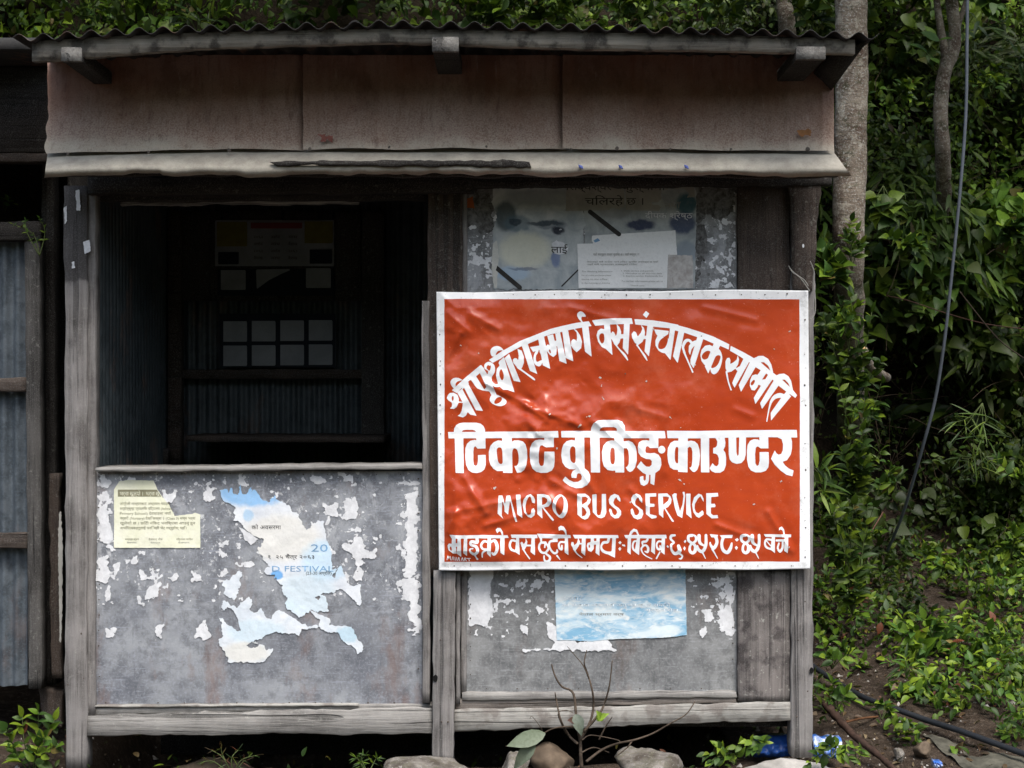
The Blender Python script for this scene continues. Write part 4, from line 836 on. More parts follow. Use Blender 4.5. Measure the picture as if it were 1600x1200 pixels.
# rim turned back
rim = [k for k in range(nxx)] + [k * nxx + nxx - 1 for k in range(1, nyy)] + [nxx * (nyy - 1) + k for k in range(nxx - 2, -1, -1)] + [k * nxx for k in range(nyy - 2, 0, -1)]
n0 = len(V); V = np.concatenate([V, V[rim] + np.array([0, .010, 0])]); Lr = len(rim)
F += [(rim[k], rim[(k + 1) % Lr], n0 + (k + 1) % Lr, n0 + k) for k in range(Lr)]
obj('sign_sheet', V, F, M['sign'], sign, smooth=True)
for nm, fn in (('arched_lettering', arch_line), ('title_lettering', title_line), ('english_lettering', english_line), ('timetable_lettering', times_line)):
    field_obj(nm, fn(), M['letter'], sign, SIGN_Y - .0006, hsign)
nails([(690 + k * 36 + random.uniform(-5, 5), 460 + random.uniform(-1, 1)) for k in range(16)] + [(705 + k * 44 + random.uniform(-8, 8), 884) for k in range(13)] +
      [(687 + random.uniform(-1, 1) + k * .4, 485 + k * 38 + random.uniform(-6, 6)) for k in range(11)] + [(1258 + random.uniform(-1, 1), 500 + k * 47 + random.uniform(-8, 8)) for k in range(9)], SIGN_Y - .002, sign, .0024)
nails([(688, 503), (1096, 525), (977, 584), (977, 774), (876, 808), (795, 697), (1225, 697)], SIGN_Y - .004, sign, .0022)
for k in range(2): board('sign_batten', [(700, 470 + k * 380), (1236, 470 + k * 380), (1236, 500 + k * 380), (700, 500 + k * 380)], M['wood_dark_h'], sign, SIGN_Y + .010, .012, 10, .001, along='h')
# scratches and chips through to bright metal / primer
M['chip'] = flat_mat('chipped paint', (.62, .55, .5), var=.3)
chips = [(1021,514,6,1.4,60),(720,540,3,2,20),(921,650,4,2,0),(938,590,4,1.6,20),(940,602,2,5,0),(942,622,5,1.5,120),(1047,652,5,1,120),(1063,668,2,1,0),(1062,750,5,1.2,140),(1068,755,4,1,120),(1220,752,4,1.2,30),(1178,788,2,2,0),(858,647,3,1.4,45),(905,665,6,2,45),(830,635,4,1,0),(773,762,6,2,40),(1234,518,5,1.5,30),(985,784,3,2,0),(1210,545,2,1,0),(1010,596,2,2,0),(748,552,2,2,0),(917,651,3,1,0),(1232,855,4,1,60),(1086,570,3,1,0),(1170,640,2,1,0),(870,700,3,1,60)]
for (cx, cy, a, b_, rot) in chips:
    a *= .55; b_ *= .6; pr = [(cx + a * math.cos(t) * math.cos(R(rot)) - b_ * math.sin(t) * math.sin(R(rot)), cy - a * math.cos(t) * math.sin(R(rot)) - b_ * math.sin(t) * math.cos(R(rot))) for t in np.arange(0, 6.28, .9)]
    f = Field(cx - 8, cy - 8, cx + 8, cy + 8, .6); f.P(*pr).ragged(2.0, 1.5, int(cx))
    if (f.F > 0).sum() > 3: field_obj('paint_chip', f, M['chip'], sign, SIGN_Y - .001, hsign)

# ------------------------------------------------------------------ papers pasted on the booth
def poster(name, label, cat, pts, m, y, amp=1.0, scale=5, seed=1, step=1.0, extra=None, group=None):
    xs_ = [p[0] for p in pts]; ys_ = [p[1] for p in pts]; f = Field(min(xs_) - 6, min(ys_) - 6, max(xs_) + 6, max(ys_) + 6, step); f.P(*pts)
    if extra: extra(f)
    if amp: f.ragged(amp, scale, seed)
    _sn[0] += 1; y = y - .0001 * (_sn[0] % 9); t = thing(name, label, cat, W((min(xs_) + max(xs_)) / 2, max(ys_), y), group)
    def hf(px, py): return (panel_h(px, py) if y < .1 else 0) + (fbm(px * .03, py * .03, seed) - .42).clip(0) * (.0028 if y < .1 else .004)
    field_obj('paper_sheet', f, m, t, y, hf); HF[t.name] = (y, hf); return t
M['yellow_paper'] = paper_mat('pale yellow paper', (.76, .77, .58), (.83, .83, .68), 12)
PY_ = .0283
yn = poster('yellow_notice', 'pale yellow printed notice with its upper right corner torn away, on the counter panel', 'notice',
            [(178,765),(186,752),(200,750),(240,751),(246,765),(254,777),(264,788),(270,800),(273,806),(300,803),(305,801),(313,804),(313,856),(178,856)], M['yellow_paper'], PY_, .6, 4, 3, .8)
M['khaki'] = flat_mat('olive printed band', (.27, .26, .17))
f = Field(180, 760, 262, 780, .8); f.P((184,765),(245,765),(252,776),(184,776)); field_obj('heading_band', f, M['khaki'], yn, HF[yn.name][0] - .0003, HF[yn.name][1])
small_text('printed_heading', 'भर्ना खुल्यो ।  भर्ना खु', 187, 774.5, 6.5, M['yellow_paper'], yn, PY_ - .0038, 62)
for k, (tx, wd) in enumerate([('अंग्रेजी माध्यमबाट अध्ययन गराउने', 78), ('सर्वोत्कृष्ट प्राथमिक विद्यालय (Ashram', 82), ('Primary School) देवघाटमा नयाँ', 80), ('नर्सरी (Nursery) देखि कक्षा ३ (Class 3) सम्म भर्ना', 118), ('खुलेको छ । छिटो निकट भविष्यमा आउनु हुन', 118), ('अभिभावकहरूलाई पनि यही भेट गर्नुहोस् यहाँ।', 104)]):
    small_text('printed_text', tx, 187, 789 + k * 7.6, 4.1, M['ink'] if False else M['khaki'], yn, PY_ - .0035, wd)
for k, (x_, tx, wd) in enumerate([(195, 'सम्पर्क स्थान', 22), (232, 'देवघाट रोड', 22), (275, 'विद्यालय परिवार', 26)]):
    small_text('printed_text', tx, x_, 844, 2.8, M['khaki'], yn, PY_ - .0035, wd); small_text('printed_text', 'देवघाट', x_ + 3, 849, 2.3, M['ink_faint'], yn, PY_ - .0035, wd * .7)

M['torn_main'] = paper_mat('washed out poster paper', (.66, .70, .76), (.78, .81, .84), 14, spots=((395, 770, 60, 22, (.22, .47, .78), .85), (390, 805, 9, 10, (.25, .5, .75), .6), (440, 840, 70, 40, (.74, .72, .66), .7), (510, 875, 40, 35, (.45, .66, .82), .6), (434, 897, 10, 8, (.12, .38, .75), .9), (480, 930, 50, 40, (.6, .74, .82), .6), (400, 945, 70, 20, (.6, .75, .84), .5)))
M['torn_low'] = paper_mat('washed out poster paper lower', (.63, .69, .75), (.76, .80, .84), 20, spots=((400, 985, 50, 20, (.55, .72, .82), .5), (385, 1018, 40, 18, (.72, .71, .66), .8), (545, 990, 20, 14, (.4, .6, .72), .7)))
def zz(pts, ox=330, oy=740, k=3.933): return [(ox + a / k, oy + b_ / k) for a, b_ in pts]
def holes(*hs):
    def fn(f):
        for h_ in hs: f.H(*zz(h_))
    return fn
tp = poster('torn_poster', 'large torn white and blue poster hanging in shreds in the middle of the counter panel', 'poster',
            zz([(50,100),(75,105),(100,90),(110,115),(120,85),(135,125),(165,130),(180,70),(190,125),(215,130),(230,115),(240,90),(250,110),(270,95),(285,125),(310,155),(325,165),(350,175),(385,150),(390,135),(400,155),(435,170),(490,205),(495,230),(530,240),(555,290),(585,350),(610,330),(612,295),(640,310),(655,290),(670,300),(690,295),(700,370),(720,440),(740,480),(735,550),(750,585),(780,580),(800,565),(810,600),(830,640),(850,690),(870,690),(915,680),(920,810),(900,800),(850,750),(830,730),(790,710),(760,715),(755,735),(690,735),(670,745),(700,745),(715,800),(720,845),(660,852),(610,838),(560,880),(540,890),(500,850),(470,830),(450,800),(470,780),(475,760),(450,745),(435,700),(440,690),(400,650),(385,625),(350,620),(325,600),(340,580),(365,575),(330,540),(300,490),(285,460),(310,440),(335,400),(290,395),(260,380),(215,350),(180,300),(140,285),(150,255),(135,240),(150,210),(110,180),(75,165),(60,130)]),
            M['torn_main'], PY_, 3.2, 5, 8, .75, holes([(745,625),(775,590),(760,645)], [(640,760),(670,752),(660,775)]))
poster('torn_poster', 'white and pale blue poster shred with a square lower corner, below the big torn poster', 'poster',
       zz([(70,780),(95,790),(130,810),(160,830),(175,790),(215,770),(230,755),(250,780),(240,830),(260,860),(290,850),(305,830),(320,850),(330,875),(370,900),(385,860),(400,835),(450,850),(500,880),(540,910),(600,940),(650,930),(650,945),(600,950),(560,960),(540,995),(500,985),(440,975),(400,970),(350,985),(330,1005),(310,1020),(250,1035),(330,1060),(360,1080),(380,1075),(370,1100),(330,1150),(300,1160),(110,1160),(95,1130),(75,1090),(70,1065),(50,1060),(45,1020),(70,1000),(65,920),(45,890),(70,885),(100,930),(150,960),(165,970),(175,960),(160,900),(140,850),(100,820),(75,850),(65,830)]),
       M['torn_low'], PY_, 3.2, 5, 12, .75, holes([(210,1055),(250,1040),(305,1045),(270,1070),(240,1070)], [(310,1040),(340,1020),(370,1060),(340,1085)]))
poster('torn_poster', 'narrow curling strip of torn poster ending in a small flap on the counter panel', 'poster',
       zz([(600,835),(650,860),(700,880),(730,890),(730,930),(780,940),(830,935),(860,945),(880,980),(900,1020),(930,1040),(930,1100),(900,1105),(885,1070),(840,1050),(800,1020),(780,980),(720,975),(680,955),(655,940),(670,900),(640,880)]), M['torn_low'], PY_ - .0006, 2.6, 5, 14, .75)
poster('torn_poster', 'ragged grey white shred left of the lower torn poster, on the counter panel', 'poster',
       zz([(75,660),(110,655),(150,610),(165,590),(195,605),(175,640),(185,690),(160,710),(170,720),(165,740),(140,775),(110,760),(75,740),(90,700),(70,690)]), M['torn_low'], PY_, 3.5, 5, 17, .75)
poster('torn_poster', 'white tongue of paper beside the words on the torn poster', 'poster', zz([(165,325),(200,340),(255,378),(292,402),(245,440),(210,410),(195,370)]), M['scrap'], PY_, 2.0, 5, 18, .75)
poster('torn_poster', 'tall ragged white shred between the torn poster and the panel right edge', 'poster',
       zz([(800,440),(820,420),(860,430),(890,370),(900,395),(930,385),(930,430),(960,440),(945,460),(990,490),(960,510),(920,530),(940,545),(910,570),(935,600),(920,660),(885,665),(870,640),(895,600),(890,540),(860,490),(830,475)]), M['scrap'], PY_, 3.5, 5, 19, .75)
# the small flecks of paper and paste nobody could count
f = Field(150, 738, 657, 1000, 1.0); XX, YY = np.meshgrid(f.x, f.y)
mk = .55 * np.exp(-((XX - 162) / 18) ** 2) * (YY < 930) + .6 * np.exp(-((XX - 640) / 22) ** 2) * (YY < 990) + .35 * np.exp(-((YY - 752) / 16) ** 2) + .30 * np.exp(-((XX - 560) / 45) ** 2 - ((YY - 800) / 60) ** 2) + .22 * np.exp(-((XX - 230) / 60) ** 2 - ((YY - 910) / 60) ** 2) + .3 * np.exp(-((XX - 450) / 120) ** 2 - ((YY - 880) / 110) ** 2)
mk = mk - 1.6 * np.clip((YY - 900) / 100, 0, 1) ** 2
f.F = (fbm(XX / 9, YY / 9, 61, 5) - .757 + .20 * mk + .25 * (fbm(XX / 60, YY / 60, 62) - .5)) * 30
field_obj('paper_flecks', f, M['scrap'], panel_l, .0291, panel_h, kind='stuff')
f = Field(731, 892, 1149, 1010, 1.0); XX, YY = np.meshgrid(f.x, f.y)
f.F = (fbm(XX / 8, YY / 8, 71, 5) - .715 - .3 * np.clip((YY - 950) / 60, 0, 1) ** 2 + .16 * np.exp(-((XX - 1130) / 22) ** 2) + .10 * np.exp(-((XX - 790) / 50) ** 2)) * 30
field_obj('paper_flecks', f, M['scrap'], panel_r, .0291, panel_h, kind='stuff')
f = Field(731, 292, 1149, 450, 1.0); XX, YY = np.meshgrid(f.x, f.y)
f.F = (fbm(XX / 7, YY / 7, 81, 5) - .68 + .12 * np.exp(-((XX - 748) / 22) ** 2) + .12 * np.exp(-((XX - 1120) / 30) ** 2)) * 30
field_obj('paper_flecks', f, M['scrap'], panel_r, .0291, panel_h, kind='stuff')
small_text('printed_text', 'को अवसरमा', 393, 827, 6.5, M['ink'], tp, PY_ - .0035, 46)
small_text('printed_text', '१  २५ चैत्र २०६३', 419, 873, 6, M['ink'], tp, PY_ - .0035, 72)
small_text('printed_date', '20', 486, 862, 12, M['ink_blue'], tp, PY_ - .0035, 26)
small_text('printed_text', 'D FESTIVAL', 425, 893, 9, M['ink_blue'], tp, PY_ - .0035, 96)
small_text('printed_text', '(23-30 अप्रिल)', 478, 898, 5, M['ink'], tp, PY_ - .0037, 40)

# the wave blue poster and papers below the sign
m, nt, b = mat('faded sky blue poster print', .6, .3)
v = pos(nt, (1, 1, 2.6), per_object=False); n1 = tn(nt, v, 9, 6, .6, 1.2); n2 = tn(nt, v, 30, 5, .65, .6)
c = mixc(nt, ramp(nt, n1, [(.38, 0), (.6, 1)]), (.22, .44, .62), (.66, .76, .8)); c = mixc(nt, ramp(nt, n2, [(.5, 0), (.68, 1)]), c, (.76, .80, .8)); base(nt, b, c); M['sky_poster'] = m
bp = poster('blue_poster', 'faded sky blue and white poster pasted below the red sign', 'poster', [(866,888),(1071,888),(1073,992),(1040,996),(950,999),(925,1002),(870,1000)], M['sky_poster'], PY_ - .001, .8, 5, 22, 1)
M['pale_ink'] = flat_mat('white print', (.75, .8, .83), var=.05)
small_text('printed_text', 'देवघाट', 878, 938, 6, M['pale_ink'], bp, PY_ - .006, 34); small_text('printed_text', 'को सेवामा अब नयाँ अनुभव पुग्न सकिने', 878, 948, 5, M['pale_ink'], bp, PY_ - .006, 170); small_text('printed_text', 'पर्यटन सेवा', 1010, 956, 5, M['pale_ink'], bp, PY_ - .006, 50); small_text('printed_text', 'नेपाल भ्रमण वर्ष', 905, 962, 4, M['ink_faint'], bp, PY_ - .006, 70)
poster('paper_remnant', 'torn white paper base showing under the lower left corner of the blue poster', 'paper', [(856,972),(866,975),(880,998),(905,1003),(940,996),(950,1002),(961,1016),(826,1017),(802,1016),(860,1012),(866,1005),(854,990)], M['scrap'], PY_, 5, 7, 23, .9)
poster('paper_remnant', 'torn white paper strip at the upper left corner of the panel below the sign', 'paper', [(732,888),(768,888),(769,905),(764,925),(771,945),(766,965),(760,978),(734,977)], M['scrap'], PY_, 6, 8, 24, .9)

# papers above the sign
M['faded_face'] = paper_mat('faded grey blue poster picture', (.32, .36, .38), (.50, .53, .53), 16, spots=((790, 338, 18, 26, (.05, .07, .08), .8), (808, 350, 22, 14, (.10, .16, .2), .6), (860, 352, 26, 8, (.10, .13, .16), .6), (872, 361, 10, 7, (.03, .035, .05), .95), (875, 359, 2.5, 1.8, (.6, .62, .65), .9), (852, 350, 30, 4, (.04, .06, .08), .8), (806, 348, 11, 6, (.04, .06, .08), .85), (836, 385, 9, 22, (.42, .43, .38), .5), (820, 392, 45, 30, (.66, .65, .52), .75), (800, 428, 30, 12, (.35, .47, .6), .7), (818, 421, 24, 3, (.1, .12, .18), .6), (868, 405, 8, 14, (.15, .2, .35), .8), (850, 310, 70, 14, (.22, .24, .24), .6)))
PU = .0283
poster('portrait_poster', 'weathered blue grey poster of a face with dark eyes, left half above the sign', 'poster', [(771,296),(885,292),(912,300),(915,452),(771,452),(770,430),(776,420),(770,400),(772,375),(769,360),(776,340),(770,320)], M['faded_face'], PU, 4, 7, 31, 1)
M['faded_dark'] = paper_mat('faded dark poster picture', (.28, .31, .32), (.44, .47, .47), 16, spots=((1000, 352, 24, 9, (.03, .04, .09), .9), (960, 330, 30, 14, (.2, .2, .2), .5), (1072, 320, 18, 18, (.03, .10, .13), .9), (1066, 350, 22, 18, (.05, .07, .13), .9), (1070, 395, 20, 20, (.22, .27, .32), .7)))
dp = poster('portrait_poster', 'weathered dark poster with a blue corner, right half above the sign', 'poster', [(912,300),(1000,292),(1086,294),(1088,300),(1086,452),(915,452)], M['faded_dark'], PU, 1.0, 6, 32, 1)
small_text('printed_text', 'दीपक श्रेष्ठ', 1008, 341, 9, M['faint'] if 'faint' in M else M['scrap'], dp, PU - .0012, 74); small_text('printed_text', 'नयाँ', 1038, 325, 8, M['ink_faint'], dp, PU - .0012, 26)
M['grey_paper'] = paper_mat('dirty grey paper strip', (.27, .265, .24), (.36, .35, .32), 14)
gp = poster('paper_banner', 'dirty grey paper banner with black Nepali lettering just under the awning', 'banner', [(885,286),(975,285),(976,328),(884,330)], M['grey_paper'], PU - .0012, .8, 6, 33, 1)
gp2 = poster('paper_banner', 'second dirty grey paper banner continuing the black lettering to the right', 'banner', [(977,285),(1084,288),(1086,308),(1036,312),(1030,330),(978,328)], M['grey_paper'], PU - .0012, .8, 6, 34, 1)
small_text('banner_lettering', 'िसद्धेश्वर', 884, 297, 11, M['ink'], gp, PU - .0026, 72); small_text('banner_lettering', 'कुश्मामा', 972, 297, 11, M['ink'], gp2, PU - .0026, 68)
small_text('banner_lettering', 'चिलरहे', 914, 320, 12, M['ink'], gp, PU - .0026, 60); small_text('banner_lettering', 'छ ।', 979, 320, 12, M['ink'], gp2, PU - .0026, 26)
f = Field(775, 320, 980, 460, .9)
for (P0, P1) in (((922,331),(967,366)), ((775,418),(812,449))):
    f = Field(min(P0[0], P1[0]) - 8, min(P0[1], P1[1]) - 8, max(P0[0], P1[0]) + 8, max(P0[1], P1[1]) + 8, .9); f.T((P0[0], P0[1], 7), (P1[0], P1[1], 7)); field_obj('printed_stripe', f, M['ink'], dp, PU - .0022, panel_h)
f = Field(870, 390, 910, 460, .9); f.T((904,421,2.2),(878,447,2.2)); field_obj('tear_line', f, M['ink'], dp, PU - .0022, panel_h)
wl = poster('paper_remnant', 'small round white scrap with bold black letters on the face poster', 'paper', [(862,380),(870,375),(884,377),(888,384),(886,396),(874,398),(866,396)], M['scrap'], PU - .0012, .5, 5, 35, .7)
small_text('bold_lettering', 'लाई', 861, 395, 11, M['ink'], wl, PU - .0085, 26)
M['white_paper'] = paper_mat('white printed paper', (.78, .79, .78), (.84, .85, .84), 10)
p2 = poster('white_notice', 'tilted white notice sticking out behind the typed sheet above the sign', 'notice', [(925,368),(1055,360),(1058,398),(1040,400),(924,402)], M['white_paper'], PU - .0012, .4, 5, 36, 1)
f = Field(925, 370, 942, 382, .8); f.P((927,376),(934,372),(938,376),(930,379)); field_obj('printed_logo', f, M['ink_blue'], p2, HF[p2.name][0] - .0004, HF[p2.name][1])
p3 = poster('typed_notice', 'white typed notice in two columns pasted just above the top edge of the sign', 'notice', [(902,381),(985,379),(1036,381),(1044,392),(1042,450),(904,450)], M['white_paper'], PU - .0026, .4, 5, 37, .9)
small_text('printed_text', 'यहाँ सम्पूर्ण यात्रा सुविधा छ ? यहाँ बस्नुस् !!!', 927, 399, 3.6, M['ink_faint'], p3, PU - .0115, 72)
for k, (x_, y_, wd, tx) in enumerate([(917, 410, 112, 'नेपालको सबै ठाउँमा जाने टिकट सुविधा उपलब्ध छ यहाँ'), (918, 414, 78, 'यहाँ सबै प्रकारका बसहरूको टिकट'), (909, 425, 48, 'The Booking Information'), (909, 431, 46, 'For all routes and buses please'), (909, 437, 40, 'come to the office'), (909, 443, 44, 'in the morning or evening'), (971, 424, 50, '1. Daily service and parcels'), (973, 428, 62, '2. Microbus to all districts daily'), (974, 432, 62, '3. Express service, Kathmandu line'), (972, 440, 64, 'For further information please ask us'), (985, 447, 22, 'Thank you')]):
    small_text('printed_text', tx, x_, y_, 2.3, M['ink_faint'], p3, PU - .0115, wd)
poster('paper_remnant', 'crumpled beige grey paper square right of the typed notice', 'paper', [(1042,398),(1082,399),(1083,450),(1043,450)], paper_mat('beige torn paper', (.36, .33, .31), (.55, .54, .52), 45), PU - .0016, 1.5, 4, 38, 1)
poster('paper_remnant', 'curled pale paper edge along the left side of the face poster', 'paper', [(770,380),(776,376),(779,400),(777,440),(776,450),(772,450),(768,420)], paper_mat('cream torn edge', (.5, .5, .46), (.6, .6, .56), 40), PU - .0012, 1.2, 5, 39, .8)
poster('paper_remnant', 'torn white scrap caught on the side of the left post', 'paper', [(92,805),(95,795),(98,850),(97,960),(95,1005),(93,1000),(92,930),(91,860)], M['grey_paper'], .06, 1.4, 5, 41, 1)

# papers hanging inside
IY = YB - .06
def inner(name, label, x0, y0, x1, y1, m, y=IY): return poster(name, label, 'calendar' if name == 'wall_calendar' else 'paper', [(x0, y0), (x1, y0), (x1, y1), (x0, y1)], m, y, .3, 5, 50, 1.5)
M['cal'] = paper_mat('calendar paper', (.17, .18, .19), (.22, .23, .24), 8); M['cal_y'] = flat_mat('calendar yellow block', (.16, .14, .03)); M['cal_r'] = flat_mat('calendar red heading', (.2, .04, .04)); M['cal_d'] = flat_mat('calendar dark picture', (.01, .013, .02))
cal = inner('wall_calendar', 'printed wall calendar with yellow corners and a red heading on the dark back wall', 336, 344, 522, 416, M['cal'])
def block(name, x0, y0, x1, y1, m, par, y=IY - .008):
    f = Field(x0 - 2, y0 - 2, x1 + 2, y1 + 2, 2); f.P((x0, y0), (x1, y0), (x1, y1), (x0, y1)); field_obj(name, f, m, par, y)
block('yellow_block', 339, 347, 386, 385, M['cal_y'], cal); block('yellow_block', 476, 346, 520, 380, M['cal_y'], cal); block('red_heading', 392, 348, 472, 357, M['cal_r'], cal); block('dark_picture', 341, 394, 373, 413, M['cal_d'], cal); block('dark_picture', 484, 390, 519, 412, M['cal_d'], cal)
for r_ in range(4):
    for c_ in range(3): small_text('printed_text', random.choice(['२०६३', 'वैशाख', 'असोज', 'माघ']), 396 + c_ * 27, 372 + r_ * 11, 4.5, M['ink'], cal, IY - .009, 14)
low = inner('paper_chart', 'dark paper chart holding two pale sheets and a mountain picture under the calendar', 340, 420, 522, 462, M['cal_d'])
block('pale_sheet', 345, 422, 384, 453, M['cal'], low); block('pale_sheet', 478, 419, 517, 450, M['cal'], low)
f = Field(398, 418, 462, 456, 2); f.P((400, 421), (458, 420), (440, 428), (420, 438), (401, 452)); field_obj('mountain_picture', f, M['cal'], low, IY - .008)
low2 = inner('paper_chart', 'dark paper chart with eight pale sheets in two rows, lowest on the back wall', 343, 490, 524, 574, M['cal_d'])
for r_ in range(2):
    for c_ in range(4): block('pale_sheet', 349 + c_ * 44.5, 502 - c_ * .6 + r_ * 38, 386 + c_ * 44.5, 534 - c_ * .6 + r_ * 38, M['cal'], low2)

# ------------------------------------------------------------------ the neighbouring shed on the left
nb = thing('neighbouring_shed', 'dark shed at the left edge with blue grey corrugated iron wall and timber frame', 'shed', W(20, 1090, .35))
NY = .30
M['rail_dark'] = wood_mat('dark brown rail', (.09, .07, .058), (.035, .028, .024), 'x', lichen=.15)
a = W(-160, 1075, NY); c = W(42, 350, NY)
corrugated('wall_sheet', (a.x, NY + .01, a.z), (c.x - a.x, 0, 0), (0, 0, W(0, 612, NY).z - a.z), M['corr'], nb, .044, .008, 14, .006, .02)
a2 = W(-160, 606, NY)
corrugated('wall_sheet', (a2.x, NY + .018, a2.z), (c.x - a2.x, 0, 0), (0, 0, c.z - a2.z), M['corr'], nb, .044, .008, 14, .006, .01)
board('frame_post', [(38, 350), (62, 350), (66, 1076), (44, 1076)], M['wood_post_top'], nb, NY - .03, .05, 40, .002)
board('cross_rail', [(-150, 590), (40, 590), (40, 612), (-150, 612)], M['rail_dark'], nb, NY - .035, .03, 20, .002, along='h')
board('cross_rail', [(-150, 833), (42, 833), (42, 857), (-150, 857)], M['rail_dark'], nb, NY - .035, .03, 20, .002, along='h')
board('top_rail', [(-150, 346), (64, 346), (64, 376), (-150, 376)], M['wood_dark_h'], nb, NY - .04, .05, 20, .002, along='h')
board('frame_post', [(64, 240), (84, 240), (88, 1070), (70, 1070)], M['wood_dark_v'], nb, NY + .1, .06, 40, .002)
board('frame_post', [(76, 740), (92, 740), (96, 1060), (80, 1060)], M['wood_brown_v'], nb, NY + .02, .04, 30, .003)
board('foot_plank', [(60, 1075), (98, 1080), (98, 1140), (66, 1120)], M['wood_brown_v'], nb, NY + .05, .04, 10, .004)
board('eave_beam', [(-160, 240), (82, 238), (82, 252), (-160, 254)], M['shade_dark'], nb, .12, .06, 20, .002, along='h')
q = W(88, 100, .1); l = W(-400, 100, .1)
# its roof and its dark room
box('roof_sheet', (l.x - 1.0, -.1, W(0, 100, .1).z), (W(70, 0, -.1).x, 1.5, W(0, 92, .1).z + .02), M['roof'], nb)
box('loft_wall', (l.x, .12, W(0, 238, .12).z), (W(78, 0, .12).x, .16, W(0, 104, .12).z), M['wood_dark_h'], nb)
box('back_wall', (l.x, 1.3, 0), (W(60, 0, 1.3).x + .2, 1.33, 2.3), M['wood_dark_v'], nb)
box('side_wall', (W(88, 0, NY).x - .012, NY + .16, .1), (W(88, 0, NY).x + .002, 1.3, 2.25), M['wood_dark_v'], nb)
box('side_wall', (l.x - .02, .14, 0), (l.x, 1.3, 2.25), M['wood_dark_v'], nb)

# ------------------------------------------------------------------ leaves
def leaf_proto(kind):
    """vertices (x across, y along, z up) and triangles of one leaf of length 1"""
    prof = {'heart': [(-.06, .16), (.02, .34), (.16, .43), (.36, .40), (.58, .28), (.8, .12)], 'ovate': [(.0, .02), (.12, .15), (.3, .235), (.5, .245), (.7, .18), (.87, .08)], 'lance': [(.0, .02), (.15, .06), (.35, .09), (.55, .08), (.75, .05), (.9, .02)], 'blade': [(.0, .02), (.15, .026), (.3, .03), (.6, .026), (.8, .018), (.92, .01)]}[kind]
    V = []; 
    for (t, w_) in prof:
        z = -.22 * t * t; V += [(-w_, t, z + w_ * .35), (0, t, z), (w_, t, z + w_ * .35)]
    V.append((0, 1.0, -.25)); F = []
    for k in range(5):
        for s_ in (0, 1): a = k * 3 + s_; F += [(a, a + 1, a + 4), (a, a + 4, a + 3)]
    F += [(15, 16, 18), (16, 17, 18)]; return np.array(V), np.array(F)
PROTO = {k: leaf_proto(k) for k in ('heart', 'ovate', 'lance', 'blade')}
def leaves(name, form, P, size, dirv, up, tint, m, parent=None, **tags):
    """P (n,3) bases; dirv (n,3) growth direction; up (n,3) face normal hint"""
    V0, F0 = PROTO[form]; n = len(P)
    d = dirv / np.linalg.norm(dirv, axis=1, keepdims=True); x = np.cross(d, up); x /= np.linalg.norm(x, axis=1, keepdims=True) + 1e-9; u = np.cross(x, d)
    sz = np.asarray(size).reshape(-1, 1, 1); wv = RNG.uniform(.8, 1.2, (n, 1, 1)); cz = RNG.uniform(.2, 1.8, (n, 1, 1))
    V = P[:, None, :] + sz * (V0[None, :, 0:1] * wv * x[:, None, :] + V0[None, :, 1:2] * d[:, None, :] + V0[None, :, 2:3] * cz * u[:, None, :])
    F = (F0[None] + (np.arange(n) * len(V0))[:, None, None]).reshape(-1, 3)
    return obj(name, V.reshape(-1, 3), F, m, parent, colors=np.repeat(tint, len(V0), axis=0), **tags)
m, nt, b = mat('green leaves', .5, .3)
t_ = nd(nt, 'Attribute', props={'attribute_name': 'tint'}); v = pos(nt, per_object=False)
c = mixc(nt, mth(nt, 'MULTIPLY', ramp(nt, tn(nt, v, 120, 3), [(.4, 0), (.7, 1)]), .35), t_, (.03, .04, .01)); base(nt, b, c)
tr = nt.nodes.new('ShaderNodeBsdfTranslucent'); nt.links.new(mixc(nt, .35, t_, (.12, .22, .02)), tr.inputs[0]); mx = nt.nodes.new('ShaderNodeMixShader'); mx.inputs[0].default_value = .22
nt.links.new(b.outputs[0], mx.inputs[1]); nt.links.new(tr.outputs[0], mx.inputs[2]); nt.links.new(mx.outputs[0], nt.nodes['Material Output'].inputs[0]); M['leaf'] = m

GREENS = np.array([(.040, .085, .007), (.066, .122, .009), (.020, .048, .006), (.095, .155, .011), (.035, .08, .014), (.13, .19, .013)])
def tints(n, odd=.06, bright=1.0):
    c = GREENS[RNG.integers(0, len(GREENS), n)] * RNG.uniform(.65, 1.3, (n, 1)) * bright
    k = RNG.random(n) < odd; o = np.array([(.10, .03, .015), (.13, .10, .025), (.07, .045, .02)])[RNG.integers(0, 3, n)]; c[k] = o[k]; return c
def rdir(n, base_, spread):
    v_ = np.array(base_)[None] + RNG.normal(0, spread, (n, 3)); return v_ / np.linalg.norm(v_, axis=1, keepdims=True)

